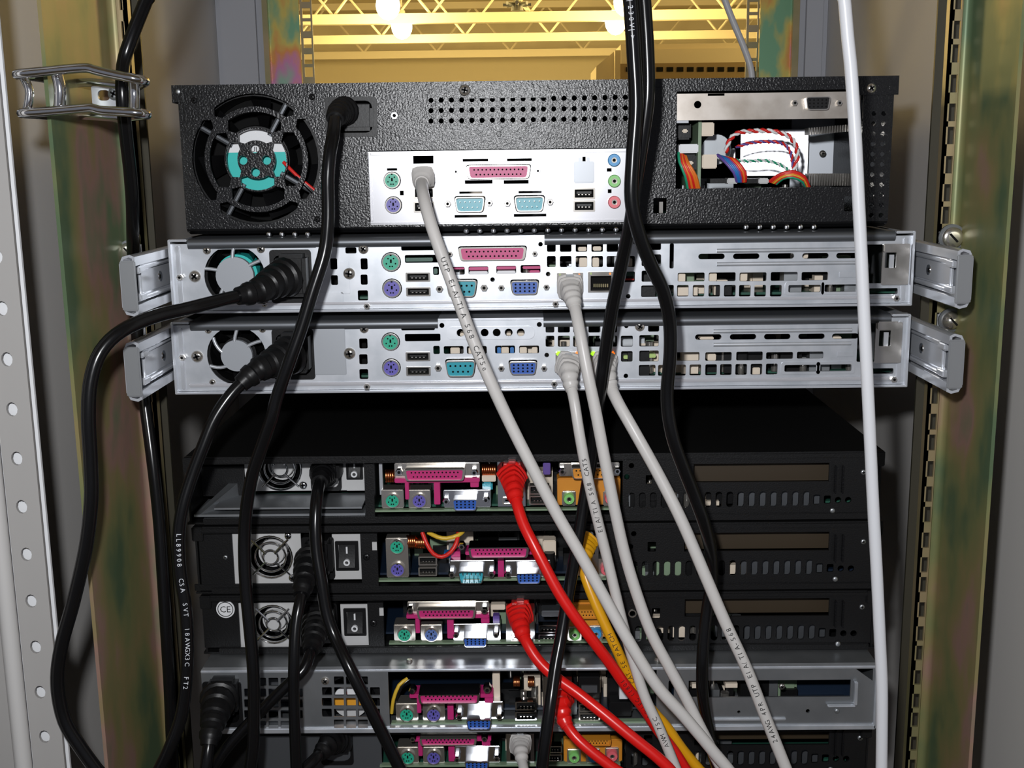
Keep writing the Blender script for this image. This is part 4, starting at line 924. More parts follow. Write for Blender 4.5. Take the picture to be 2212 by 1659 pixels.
def psu(par, px, py, w, h, Y, fan, fr, switch=None, swpl=None, scr=(), clip=None):
    """light steel supply plate, wire-guarded fan, optional rocker switch"""
    hole = circ(*fan, fr, Y, 30)
    if clip is not None: zc = at(px, clip, Y).z; hole = [(x, min(z, zc)) for x, z in hole]
    o = plate('power_supply', rect(px, py, w, h, Y), [hole], Y, 0.001, 'label_grey', par)
    mb = MB(); pbox(mb, px, py - 5, w * 0.97, h * 0.8, Y + 0.016, 0.10); mb.build('supply_case', 'black_matte', o)
    c = at(*fan, Y); s = S(*fan, Y)
    f = MB().lathe((c.x, Y + 0.005, c.z), [(0.52 * fr * s, 0), (0.56 * fr * s, 0.0008), (0.56 * fr * s, 0.01)], 24).build('fan_hub', 'label_grey', o)
    MB().ring((c.x, Y + 0.005, c.z), [(0.60 * fr * s, 0.001), (0.68 * fr * s, 0.001), (0.68 * fr * s, 0.01), (0.60 * fr * s, 0.01)], 28).build('fan_ring', 'label_grey', o)
    fan_blades(o, c, Y + 0.006, 0.56 * fr * s, 0.96 * fr * s, 7, 'black_plastic')
    mb = MB()
    for q in (0.35, 0.72, 1.02):
        mb.tube([Vector((c.x + q * fr * s * math.cos(a), Y - 0.0012, c.z + q * fr * s * math.sin(a))) for a in [2 * PI * k / 28 for k in range(29)]], 0.0006, 6, False)
    for a in (45, 135, 225, 315):
        t = math.radians(a); mb.cyl((c.x + 0.3 * fr * s * math.cos(t), Y - 0.0018, c.z + 0.3 * fr * s * math.sin(t)), (c.x + 1.22 * fr * s * math.cos(t), Y - 0.0012, c.z + 1.22 * fr * s * math.sin(t)), 0.0007, 0.0007, 6)
    if clip is None: mb.build('fan_guard', 'chrome', o, 60)
    else:
        zc = at(px, clip, Y).z; keep = MB(); keep.v = [Vector((v.x, v.y, min(v.z, zc - 0.0005))) for v in mb.v]; keep.f = mb.f; keep.build('fan_guard', 'chrome', o, 60)
    for x, y, r in scr: screw(par, x, y, r, Y - 0.0008, 'chrome')
    if swpl: mb = MB(); pbox(mb, *swpl, Y, 0.001); mb.build('switch_plate', 'label_grey', par)
    if switch: rocker(par, *switch, Y - 0.0004)
    return o
YB = 0.668
def black_case(label, TL, TR, botL, botR, liph, div_px, panel):
    Y = YB
    xa, xb, zt = span(TL, TR, Y); xc, xd, zb = span(botL, botR, Y); X0, X1 = (xa + xc) / 2, (xb + xd) / 2
    srv = thing('rack_server', label, 'server', ((X0 + X1) / 2, Y, zb), 'black one-unit servers in the lower stack')
    s = S(1100, TL[1], Y)
    MB().box(X0 + 0.0005, X1 - 0.0005, Y + 0.0008, 1.2065, zt - 0.0012, zt - 0.0002).build('case_lid', 'black_lid', srv)
    MB().bbox(X0, X1, Y - 0.0015, Y + 0.0012, zt - liph * s, zt, 0.0010).bbox(X0, X0 + 0.007, Y - 0.0018, Y + 0.004, zt - 2.1 * liph * s, zt, 0.0006).bbox(X1 - 0.007, X1, Y - 0.0018, Y + 0.004, zt - 2.1 * liph * s, zt, 0.0006).build('top_cover', 'black_satin', srv, 30)
    MB().box(X0, X1, Y, 1.2065, zb, zb + 0.0012).bbox(X0 + 0.01, X1 - 0.004, Y - 0.0012, Y + 0.001, zb, zb + 0.0042, 0.0005).build('case_bottom', 'black_satin', srv, 30)
    for x in (X0 + 0.0012, X1 - 0.0024): MB().box(x, x + 0.0012, Y + 0.001, 1.2065, zb + 0.0012, zt - 0.0015).build('case_side', 'black_satin', srv)
    MB().box(-0.2330, 0.2450, 1.2065, 1.2083, zb, zt - 0.0002).build('front_panel', 'black_matte', srv)
    # right hand panel with card window and slots
    p = panel; zlip = zt - liph * s; xl = at(p['x0'], botR[1] - 60, Y).x
    xw1 = at(1800, p['wy'], Y).x
    a = at(p['wx0'], p['wy'], Y); b = at(1791, p['wy'], Y); wz0, wz1 = at(1650, p['wy'] + p['wh'] / 2, Y).z, at(1650, p['wy'] - p['wh'] / 2, Y).z
    holes = [[(a.x, wz0), (b.x, wz0), (b.x, wz1), (a.x, wz1)]]
    for i in range(p['n']): holes.append(rect(p['sx'] + i * p['dx'], p['sy'] - i * 0.25, 14.5, 35, Y, 6.5))
    xe = p['sx'] + p['n'] * p['dx']
    holes.append(rect(xe - 1, p['sy'] - 2, 15, 22, Y, 3)); holes.append(rect(xe + 22, p['sy'] - 2, 15, 18, Y, 3)); holes.append(circ(xe + 45, p['sy'] - 1, 7, Y)); holes.append(circ(xe + 67, p['sy'] - 1, 7, Y))
    for h in p['holes']: holes.append(circ(*h, Y) if len(h) == 3 else rect(*h, Y, 2))
    pn = plate('rear_panel', [(xl, zb + 0.004), (X1 - 0.003, zb + 0.004), (X1 - 0.003, zlip + 0.0006), (xl, zlip + 0.0006)], holes, Y, 0.0014, 'black_satin', srv)
    for x, w, dpth in ((1806, 3, 0.003), (1822, 3, 0.003)):
        mb = MB(); pbox(mb, x, p['wy'] + 16, w, 62, Y - dpth, dpth + 0.0006, 0.0004); mb.build('bracket_rib', 'black_powder', pn)
    screw(srv, p['scr'][0], p['scr'][1], 6, Y, 'grey_steel'); screw(srv, xe + 33, p['sy'] + 22, 6, Y - 0.001, 'grey_steel', False)
    MB().box(a.x - 0.002, b.x + 0.004, Y + 0.013, Y + 0.0145, wz0 - 0.003, min(wz1 + 0.004, zt - 0.003)).build('window_backdrop', 'warm_view_brown', srv)  # added sheet, coloured like the warm view through the window
    MB().box(X0 + 0.01, X1 - 0.01, Y + 0.018, 1.1, zb + 0.0045, zb + 0.006).build('circuit_board', p['pcb'], srv)
    components(srv, at(p['x0'], 1000, Y).x + 0.004, at(xe - 7 * p['dx'], 1000, Y).x, Y + 0.008, Y + 0.04, zb + 0.006, 60, 0.013, p['seed'])
    mb = MB(); pbox(mb, xe - 3.5 * p['dx'], p['sy'] - 5, 7.4 * p['dx'], 34, Y + 0.01, 0.002); mb.build('blank_board', 'sheet_dark' if 'sheet_dark' in MAT else 'satin_grey', srv)
    components(srv, at(860, 1000, Y).x, at(1300, 1000, Y).x, Y + 0.03, Y + 0.12, zb + 0.006, 70, 0.02, p['seed'] + 50)
    return srv, X0, X1, zb, zt
def pb2(par, name, px, py, w, h, Y, dp, m, b=0.0):
    mb = MB(); pbox(mb, px, py, w, h, Y, dp, b); return mb.build(name, m, par, 30)

# ---- uppermost black server
Yi = YB + 0.004
srv, X0, X1, zb, zt = black_case('topmost black server of the lower stack, its recessed power supply above a grey shelf', (392, 988), (1911, 974), (408, 1131), (1904, 1122), 16, 0,
    dict(x0=1345, wx0=1498, wy=1021, wh=40, sx=1364, sy=1081, dx=23.6, n=17, holes=[(1364, 1006, 6), (1354, 1030, 6), (1402, 1036, 14, 20)], scr=(1865, 1020), pcb='pcb', seed=31))
YR1 = YB + 0.030
pb2(srv, 'shelf', 622, 1098, 320, 4, YB + 0.0012, 0.03, 'grey_steel')
zsh = at(622, 1128, YB).z
MB().box(X0 + 0.004, at(788, 1100, YB).x, YB + 0.001, YR1 + 0.004, zb + 0.0045, zb + 0.006).build('bay_floor', 'grey_steel', srv)
psu(srv, 660, 1030, 262, 62, YR1, (605, 1012), 46, scr=((655, 1048, 9),))
pb2(srv, 'switch_plate', 770, 1030, 44, 62, YR1 - 0.0008, 0.0008, 'label_grey'); rocker(srv, 766, 1014, 36, 44, YR1 - 0.001)
inlet(srv, 705, 1030, 66, 60, YR1, 0.002)
pb2(srv, 'bay_wall', 472, 1040, 110, 66, YR1 - 0.002, 0.002, 'black_satin')
MB().loft([[Vector((at(418, 1100, YB).x, YB + 0.002, zb + 0.006)), Vector((at(470, 1100, YB).x, YB + 0.028, zb + 0.018)), Vector((at(472, 1100, YB).x, YB + 0.028, zb + 0.006))],
           [Vector((at(430, 1100, YB).x, YB + 0.001, zb + 0.006)), Vector((at(490, 1100, YB).x, YB + 0.028, zb + 0.018)), Vector((at(492, 1100, YB).x, YB + 0.028, zb + 0.006))]]).build('bay_brace', 'grey_steel', srv)
pb2(srv, 'divider', 798, 1062, 20, 122, YB - 0.0002, 0.03, 'black_satin')
board_bar(srv, 944, 1038, 184, 10, Yi, ((944, 1066, 13, 50), (879, 1060, 8, 40), (1025, 1047, 18, 12)))
board_dsub(srv, 'parallel_port', 941, 1018, 122, 22, Yi, 'port_magenta', (13, 12), base=(944, 1016, 184, 34), nuts=((864, 1015, 8), (1025, 1016, 8)), shell='nickel')
board_ps2(srv, 848, 1078, 48, 42, 15, Yi); board_ps2(srv, 906, 1078, 48, 42, 15, Yi, True)
board_dsub(srv, 'video_port', 1006, 1082, 50, 22, Yi, 'port_blue', (5, 5, 5), base=(1009, 1077, 102, 40), nuts=((965, 1078, 8), (1050, 1075, 8)))
board_lan(srv, 1105, 1046, 60, 100, Yi, (1105, 1018, 40, 36)); usb(srv, 1105, 1082, 40, 16, Yi - 0.0004)
coil(srv, 842, 1028, 14, 26, Yi + 0.004, 4); coil(srv, 1056, 1014, 26, 22, Yi + 0.006); pb2(srv, 'board_connector', 1056, 1034, 30, 14, Yi + 0.003, 0.01, 'cream', 0.0004)
pb2(srv, 'capacitor', 1053, 1052, 22, 20, Yi + 0.006, 0.008, 'port_teal', 0.001)
for y in (1058, 1080): usb(srv, 1165, y, 44, 20, Yi, 'nickel')
pb2(srv, 'jumper_block', 1181, 1013, 16, 26, Yi + 0.004, 0.006, 'wire_violet', 0.0004)
orange_block(srv, 1272, 1062, 136, 60, Yi, ((1229, 1076, 'jack_green'), (1276, 1076, 'jack_blue'), (1318, 1076, 'jack_pink')))
board_dsub(srv, 'game_port', 1273, 1014, 76, 22, Yi, 'port_orange', (8, 7), base=(1273, 1014, 130, 30), nuts=((1214, 1014, 8), (1332, 1013, 8)), shell='nickel')
pb2(srv, 'board_edge', 1072, 1102, 530, 4, Yi - 0.002, 0.004, 'pcb_edge')
pb2(srv, 'bay_strut', 823, 1035, 7, 70, Yi + 0.006, 0.004, 'bright_steel')

# ---- second black server
srv, X0, X1, zb, zt = black_case('second black server down, with stacked mouse and keyboard ports and a red wire loop', (413, 1138), (1908, 1125), (425, 1281), (1898, 1272), 15, 0,
    dict(x0=1310, wx0=1478, wy=1170, wh=40, sx=1370, sy=1229, dx=23.6, n=17, holes=[(1369, 1153, 6), (1362, 1181, 6), (1408, 1181, 18, 22)], scr=(1865, 1170), pcb='pcb_blue', seed=41))
pb2(srv, 'rear_panel', 468, 1210, 72, 116, YB + 0.0004, 0.0014, 'black_satin'); screw(srv, 487, 1204, 5, YB, 'grey_steel')
psu(srv, 576, 1210, 152, 118, YB + 0.002, (585, 1202), 46, switch=(750, 1200, 50, 66), swpl=(750, 1203, 62, 102), scr=((632, 1248, 9), (622, 1158, 8)))
inlet(srv, 688, 1205, 70, 96, YB + 0.002)
pb2(srv, 'divider', 798, 1210, 36, 120, YB - 0.0002, 0.004, 'black_satin'); screw(srv, 792, 1203, 8, YB - 0.0003, 'black_powder'); pb2(srv, 'panel_tab', 809, 1180, 10, 18, YB - 0.0012, 0.001, 'label_grey')
pb2(srv, 'lower_strip', 610, 1268, 380, 14, YB, 0.0014, 'black_satin')
pb2(srv, 'port_shell', 858, 1205, 48, 90, Yi, 0.012, 'nickel', 0.0005)
ps2(srv, 858, 1180, 15, Yi - 0.0003); ps2(srv, 859, 1229, 15, Yi - 0.0003, True)
coil(srv, 888, 1170, 16, 26, Yi + 0.004, 5); coil(srv, 908, 1172, 16, 24, Yi + 0.006, 5)
for y in (1211, 1234): usb(srv, 924, y, 40, 20, Yi)
wire('loop_wire', [at(912, 1150, Yi), at(922, 1175, Yi - .003), at(936, 1196, Yi - .004), at(955, 1203, Yi - .004), at(974, 1192, Yi - .004), at(986, 1172, Yi - .002), at(990, 1150, Yi + .002)], 0.0014, 'wire_red', srv)
wire('loop_wire', [at(925, 1150, Yi + .003), at(945, 1160, Yi), at(965, 1163, Yi), at(990, 1156, Yi), at(1000, 1148, Yi + .003)], 0.0014, 'wire_yellow', srv)
board_dsub(srv, 'parallel_port', 1078, 1179, 120, 20, Yi, 'port_magenta', (13, 12), proud=0.013, nuts=((998, 1175, 8), (1158, 1172, 8)))
board_bar(srv, 1080, 1195, 150, 8, Yi + 0.006, ((1082, 1222, 13, 56),), 0.013)
board_dsub(srv, 'serial_port', 1019, 1238, 52, 25, Yi, 'port_teal', (5, 4), base=(1020, 1228, 96, 38), nuts=((977, 1235, 8), (1062, 1235, 8)), male=True, proud=0.008)
board_dsub(srv, 'video_port', 1142, 1238, 50, 21, Yi, 'port_blue', (5, 5, 5), base=(1140, 1228, 98, 38), nuts=((1098, 1235, 8), (1186, 1230, 8)), proud=0.010)
pb2(srv, 'board_connector', 1187, 1185, 28, 36, Yi + 0.006, 0.01, 'cream', 0.0006); pb2(srv, 'board_connector', 984, 1197, 20, 12, Yi + 0.006, 0.006, 'port_magenta'); pb2(srv, 'board_connector', 966, 1200, 14, 12, Yi + 0.006, 0.006, 'wire_blue')
q = at(1187, 1206, Yi + .004); MB().cyl((q.x, q.y, q.z - 0.006), (q.x, q.y, q.z + 0.004), 0.0034, 0.0034, 14).build('capacitor', 'black_plastic', srv)
board_lan(srv, 1268, 1200, 50, 92, Yi, (1268, 1180, 34, 36))
pb2(srv, 'jack_shell', 1307, 1226, 30, 40, Yi + 0.002, 0.01, 'nickel'); jack(srv, 1309, 1229, 12, Yi + 0.001, 'jack_pink')
pb2(srv, 'board_edge', 1065, 1253, 500, 4, Yi - 0.002, 0.004, 'pcb_edge')

# ---- third black server
srv, X0, X1, zb, zt = black_case('third black server down, with a round white sticker beside its fan', (432, 1287), (1897, 1274), (440, 1412), (1888, 1402), 14, 0,
    dict(x0=1340, wx0=1479, wy=1312, wh=38, sx=1379, sy=1369, dx=23.4, n=17, holes=[(1366, 1325, 6), (1417, 1325, 18, 24)], scr=(1862, 1311), pcb='pcb_blue', seed=51))
plate('hole_rim', circ(1366, 1325, 9, YB, 16), [circ(1366, 1325, 6.5, YB, 16)], YB - 0.0006, 0.001, 'nickel', srv)
pb2(srv, 'rear_panel', 478, 1350, 78, 104, YB + 0.0004, 0.0014, 'black_satin')
q = at(487, 1316, YB); st = MB().lathe((q.x, YB + 0.0003, q.z), [(20 * S(487, 1316, YB), -0.0004), (20 * S(487, 1316, YB), 0.0002)], 28).build('sticker', 'label_white', srv)
mb = MB(); mb.ring((q.x, YB - 0.0003, q.z), [(15.5 * S(487, 1316, YB), 0), (17 * S(487, 1316, YB), 0), (17 * S(487, 1316, YB), 0.0003), (15.5 * S(487, 1316, YB), 0.0003)], 28)
vs, fs = text_mesh('CE', 0.0058); mb.add([(q.x - 0.0036 + v.x, YB - 0.0002, q.z - 0.002 + v.y) for v in vs], fs); mb.build('printed_mark', 'ink_black', st, None, False)
psu(srv, 578, 1352, 142, 104, YB + 0.002, (591, 1347), 42, switch=(767, 1343, 48, 62), swpl=(767, 1350, 60, 94), scr=())
inlet(srv, 695, 1345, 70, 92, YB + 0.002)
pb2(srv, 'divider', 812, 1352, 34, 106, YB - 0.0002, 0.004, 'black_satin'); screw(srv, 807, 1346, 8, YB - 0.0003, 'black_powder'); pb2(srv, 'panel_tab', 824, 1322, 9, 17, YB - 0.0012, 0.001, 'label_grey')
board_bar(srv, 967, 1332, 179, 9, Yi, ((973, 1358, 14, 46), (902, 1352, 9, 34), (1048, 1341, 18, 12)))
board_dsub(srv, 'parallel_port', 966, 1315, 118, 18, Yi, 'port_magenta', (13, 12), base=(968, 1312, 176, 28), nuts=((888, 1312, 8), (1047, 1313, 8)), shell='nickel')
board_ps2(srv, 874, 1367, 46, 38, 14.5, Yi); board_ps2(srv, 932, 1367, 46, 38, 14.5, Yi, True, 'jack_dusk')
board_dsub(srv, 'video_port', 1028, 1374, 48, 18, Yi, 'port_blue', (5, 5, 5), base=(1030, 1366, 102, 40), nuts=((986, 1365, 7), (1072, 1365, 7)), proud=0.010)
board_lan(srv, 1124, 1344, 62, 86, Yi, (1124, 1318, 40, 34)); usb(srv, 1124, 1378, 40, 14, Yi - 0.0004)
pb2(srv, 'board_connector', 1076, 1312, 30, 12, Yi + 0.006, 0.01, 'cream', 0.0004); pb2(srv, 'jumper_block', 1072, 1340, 14, 20, Yi + 0.004, 0.006, 'wire_violet', 0.0004)
for y in (1358, 1378): usb(srv, 1187, y, 48, 18, Yi, 'chrome')
pb2(srv, 'pin_header', 1190, 1326, 40, 14, Yi + 0.005, 0.01, 'satin_grey', 0.0005)
orange_block(srv, 1272, 1354, 84, 48, Yi, ((1241, 1369, 'jack_green'), (1287, 1367, 'jack_blue')))
board_dsub(srv, 'game_port', 1278, 1315, 58, 18, Yi, 'port_orange', (8, 7), base=(1280, 1314, 96, 26), shell='port_orange')
pb2(srv, 'board_edge', 1080, 1389, 480, 4, Yi - 0.002, 0.004, 'pcb_edge')

# ---- bare metal server low in the stack
Y = 0.646; Yi3 = Y + 0.005
xa, xb, zt = span((434, 1451), (1898, 1434), Y); xc, xd, zb = span((443, 1584), (1890, 1571), Y); X0, X1 = (xa + xc) / 2, (xb + xd) / 2
srv = thing('rack_server', 'grey bare metal server low in the stack with square-cut fan grilles', 'server', ((X0 + X1) / 2, Y, zb))
holes = [rect(482, 1521, 80, 100, Y, 4)]
for i in range(5):
    for j in range(5):
        if i in (1, 2, 3) or j in (1, 2, 3):
            holes.append(rect(538 + i * 26.3, 1473 + j * 23.3, 21.5, 19, Y, 2)); holes.append(rect(706 + i * 26, 1470 + j * 23.3, 21.5, 19, Y, 2))
zl = zt - 0.0012
xs = at(840, 1510, Y).x
plate('rear_panel', [(X0, zb + 0.001), (xs, zb + 0.001), (xs, zl), (X0, zl)], holes, Y, 0.0012, 'grey_steel', srv)
xr0 = at(1418, 1510, Y).x
wa, wb = at(1487, 1507, Y), at(1838, 1468, Y)
plate('card_panel', [(xr0, zb + 0.001), (X1, zb + 0.001), (X1, zl), (xr0, zl)], [[(wa.x, wa.z), (wb.x, wa.z), (wb.x, wb.z), (wa.x, wb.z)], circ(1745, 1536, 4.5, Y), circ(1596, 1538, 3.5, Y), rect(1450, 1488, 12, 40, Y, 5), [(at(1848, 1450, Y).x, zl - 0.001), (X1 - 0.003, zl - 0.009), (X1 - 0.003, zl - 0.001)]], Y, 0.0012, 'grey_steel', srv)
shell(srv, X0, X1, zb, zt, Y, 'grey_steel')
MB().bbox(X0, X1, Y - 0.0012, Y + 0.004, zt - 0.0016, zt + 0.0002, 0.0005).build('cover_lip', 'galvanised', srv)
MB().bbox(X0, X1, Y - 0.0016, Y + 0.004, zb - 0.0004, zb + 0.0030, 0.0006).build('bottom_flange', 'galvanised', srv)
MB().bbox(X1 - 0.0016, X1, Y - 0.0016, Y + 0.004, zb, zt, 0.0005).build('side_flange', 'galvanised', srv)
a, b = at(1495, 1560, Y), at(1697, 1552, Y); MB().bbox(a.x, b.x, Y - 0.0014, Y + 0.0004, b.z - 0.0008, b.z + 0.0008, 0.0004).build('pressed_rib', 'galvanised', srv)
a, b = at(1786, 1520, Y), at(1848, 1470, Y); MB().bbox(b.x - 0.001, b.x + 0.001, Y - 0.003, Y, a.z, b.z, 0.0004).bbox(a.x, b.x, Y - 0.003, Y, a.z - 0.0012, a.z, 0.0004).build('window_fold', 'galvanised', srv)
screw(srv, 702.6, 1471, 9, Y, 'nickel'); screw(srv, 1808, 1536, 6, Y, 'grey_steel', False)
for x, y in ((885, 1440), (1420, 1430)): q = at(x, y, Y + 0.010); MB().cyl((q.x, Y + 0.01, zt - 0.001), (q.x, Y + 0.01, zt + 0.0016), 0.0022, 0.0016, 12).build('lid_screw', 'nickel', srv)
inlet(srv, 482, 1521, 84, 106, Y)
c = at(757, 1516, Y + 0.012); s = S(757, 1516, Y + 0.012)
f = plate('fan', rect(757, 1516, 136, 124, Y + 0.012), [circ(757, 1516, 58, Y + 0.012, 30)], Y + 0.012, 0.015, 'black_plastic', srv)
def hubpart(z0, z1, m):
    r = 38 * s; pts = [(c.x + r * math.cos(t), min(max(c.z + r * math.sin(t), c.z + z0 * s), c.z + z1 * s)) for t in [2 * PI * i / 40 for i in range(40)]]
    plate('hub_label', pts, [], Y + 0.0125, 0.002, m, f)
hubpart(10, 40, 'label_white'); hubpart(-13, 10, 'label_orange'); hubpart(-40, -13, 'label_grey')
MB().prism([(c.x - 0.005, c.z + 12 * s), (c.x - 0.0015, c.z + 12 * s), (c.x - 0.0022, c.z + 24 * s)], Y + 0.0122, Y + 0.0126).build('printed_mark', 'wire_red', f)
fan_blades(f, c, Y + 0.016, 38 * s, 56 * s, 7, 'black_plastic')
pb2(srv, 'power_supply', 560, 1512, 220, 96, Y + 0.03, 0.1, 'satin_grey')
MB().box(X0 + 0.01, X1 - 0.01, Y + 0.02, 1.1, zb + 0.0035, zb + 0.005).build('circuit_board', 'pcb_blue', srv)
components(srv, at(1090, 1500, Y).x, at(1420, 1500, Y).x, Y + 0.012, Y + 0.1, zb + 0.005, 80, 0.02, 61); components(srv, wa.x, wb.x - 0.03, Y + 0.01, Y + 0.08, zb + 0.005, 50, 0.024, 62)
pb2(srv, 'riser_board', 1770, 1490, 150, 44, Y + 0.035, 0.002, 'pcb_blue'); screw(srv, 1689, 1483, 7, Y + 0.01, 'nickel'); pb2(srv, 'board_connector', 1580, 1481, 26, 10, Y + 0.006, 0.008, 'cream'); pb2(srv, 'board_connector', 1502, 1482, 14, 10, Y + 0.006, 0.008, 'cream')
board_bar(srv, 975, 1504, 181, 9, Yi3, ((973, 1532, 13, 50), (905, 1524, 9, 36), (1056, 1513, 18, 12)))
board_dsub(srv, 'parallel_port', 973, 1488, 122, 18, Yi3, 'port_magenta', (13, 12), proud=0.014, nuts=((892, 1484, 8), (1053, 1482, 9)))
board_ps2(srv, 879, 1539, 48, 42, 15, Yi3); board_ps2(srv, 937, 1539, 48, 42, 15, Yi3, True)
board_dsub(srv, 'video_port', 1036, 1546, 50, 20, Yi3, 'port_blue', (5, 5, 5), base=(1036, 1535, 102, 42), nuts=((993, 1540, 8), (1079, 1540, 8)), proud=0.012)
pb2(srv, 'heat_sink', 1072, 1484, 16, 60, Yi3 + 0.006, 0.01, 'cream', 0.0005)
coil(srv, 1116, 1472, 10, 18, Yi3 + 0.01, 4); coil(srv, 1147, 1472, 10, 18, Yi3 + 0.01, 4)
for y in (1524, 1546): usb(srv, 1136, y, 46, 20, Yi3, 'chrome')
board_lan(srv, 1204, 1510, 62, 104, Yi3, (1206, 1492, 42, 40))
pb2(srv, 'pin_header', 1273, 1490, 46, 60, Yi3 + 0.006, 0.012, 'black_plastic', 0.0006); pb2(srv, 'chip_label', 1273, 1489, 34, 16, Yi3 + 0.0052, 0.001, 'satin_grey')
for y in (1528, 1548): usb(srv, 1273, y, 46, 18, Yi3, 'nickel')
pb2(srv, 'pin_header', 1340, 1533, 48, 34, Yi3 + 0.002, 0.01, 'black_plastic', 0.0005); pb2(srv, 'board_connector', 1347, 1496, 18, 30, Yi3 + 0.004, 0.006, 'label_white')
wire('inner_wire', [at(846, 1540, Yi3 + .004), at(850, 1510, Yi3 + .002), at(862, 1480, Yi3 + .003), at(880, 1466, Yi3 + .006)], 0.0012, 'wire_yellow', srv)
wire('inner_wire', [at(852, 1540, Yi3 + .005), at(856, 1510, Yi3 + .003), at(868, 1482, Yi3 + .004), at(884, 1468, Yi3 + .006)], 0.0012, 'black_rubber', srv)
pb2(srv, 'board_edge', 1120, 1562, 550, 4, Yi3 - 0.002, 0.004, 'pcb_edge')

# ---- lowest black server, cut by the picture edge
srv, X0, X1, zb, zt = black_case('lowest black server, cut off by the bottom edge', (446, 1578), (1884, 1566), (452, 1698), (1876, 1688), 13, 0,
    dict(x0=1352, wx0=1500, wy=1592, wh=34, sx=1370, sy=1640, dx=23, n=17, holes=[(1400, 1598, 18, 22)], scr=(1858, 1594), pcb='pcb', seed=71))
pb2(srv, 'rear_panel', 690, 1640, 270, 110, YB + 0.004, 0.0014, 'satin_grey'); inlet(srv, 728, 1610, 70, 90, YB + 0.004)
pb2(srv, 'side_cover', 505, 1640, 100, 110, YB + 0.002, 0.0014, 'black_satin')
board_bar(srv, 975, 1598, 172, 9, Yi, ((975, 1624, 13, 46), (908, 1618, 9, 34), (1050, 1606, 18, 12)))
board_dsub(srv, 'parallel_port', 970, 1588, 114, 14, Yi, 'port_magenta', (13, 12), nuts=((893, 1588, 7), (1047, 1587, 7)), shell='nickel')
board_ps2(srv, 881, 1632, 46, 40, 15, Yi); board_ps2(srv, 937, 1632, 46, 40, 15, Yi, True)
board_dsub(srv, 'video_port', 1031, 1639, 48, 19, Yi, 'port_blue', (5, 5, 5), base=(1031, 1630, 98, 40), nuts=((988, 1632, 7), (1073, 1630, 7)), proud=0.010)
board_lan(srv, 1124, 1614, 60, 74, Yi, (1124, 1616, 44, 56)); lab(srv.children[-1], 'grey network socket')
for y in (1618, 1636): usb(srv, 1196, y, 36, 16, Yi, 'chrome')
orange_block(srv, 1281, 1622, 126, 52, Yi, ((1240, 1633, 'jack_green'), (1281, 1632, 'jack_blue'), (1322, 1630, 'jack_pink')))
board_dsub(srv, 'game_port', 1287, 1590, 58, 12, Yi, 'port_orange', (8, 7), shell='port_orange')
pb2(srv, 'board_edge', 1080, 1654, 520, 4, Yi - 0.002, 0.004, 'pcb_edge')

# ================================================================== cables
def print_text(par, pts, r, s, start, size, m, down=True, spread=1.25):
    cum = [0.0]
    for a, b in zip(pts, pts[1:]): cum.append(cum[-1] + (b - a).length)
    cu_w = size * 0.62 * spread
    mb = MB(); s0 = start
    if not down: s = s
    u0 = 0.0
    for ch in s:
        if ch != ' ':
            vs, fs = text_mesh(ch, size)
            out = []
            for v in vs:
                u = u0 + v.x; lat = v.y - size * 0.34
                d = s0 + u if down else s0 - u
                d = min(max(d, 0), cum[-1] - 1e-5)
                k = 0
                lo, hi = 0, len(cum) - 1
                while hi - lo > 1:
                    mid = (lo + hi) // 2
                    if cum[mid] <= d: lo = mid
                    else: hi = mid
                k = lo; f = (d - cum[k]) / max(cum[k + 1] - cum[k], 1e-9)
                p = pts[k].lerp(pts[k + 1], f); t = (pts[min(k + 2, len(pts) - 1)] - pts[max(k - 1, 0)]).normalized()
                vv = (CAM - p); vv = (vv - t * t.dot(vv)).normalized(); side = t.cross(vv)
                up = -side if down else side
                ph = lat / r
                out.append(p + (vv * math.cos(ph) + up * math.sin(ph)) * (r * 1.015))
            mb.add(out, fs)
        u0 += cu_w
    return mb.build('printed_text', m, par, None, False)
PATHS = {}
def cord_path(pts): return spline([at(x, y, Y) for x, y, Y in pts], 0.0035)
def cable(name, cat, label, group, pts, r, m, text=None, base=None, n=12):
    P3 = [at(x, y, Y) for x, y, Y in pts]; add = 0.0
    if pts[0][1] < 0:      # carries on upwards out of the picture
        d = (P3[0] - P3[1]).normalized(); up = P3[0] + d * 0.06 + Vector((0, 0, 0.02)); P3 = [up + d * 0.04 + Vector((0, 0, 0.22)), up + d * 0.02 + Vector((0, 0, 0.08)), up] + P3
    if pts[-1][1] > 1655:  # carries on downwards out of the picture
        d = (P3[-1] - P3[-2]).normalized(); e = P3[-1] + d * 0.012 + Vector((0, 0, -0.02)); P3 += [e, e + Vector((d.x * 0.004, 0, -0.06)), e + Vector((d.x * 0.004, 0, -0.16))]
    path = spline(P3, 0.0035); PATHS[label] = (path, r)
    i0 = min(range(len(path)), key=lambda k: (path[k] - at(*pts[0])).length); add = sum((path[k + 1] - path[k]).length for k in range(i0))
    t = thing(name, label, cat, base or path[0], group)
    MB().tube(path, r, n).build('cord', m, t, 60)
    if text:
        for q in (text if isinstance(text, list) else [text]): print_text(t, path, r, q[0], q[1] + add, *q[2:])
    return t, path
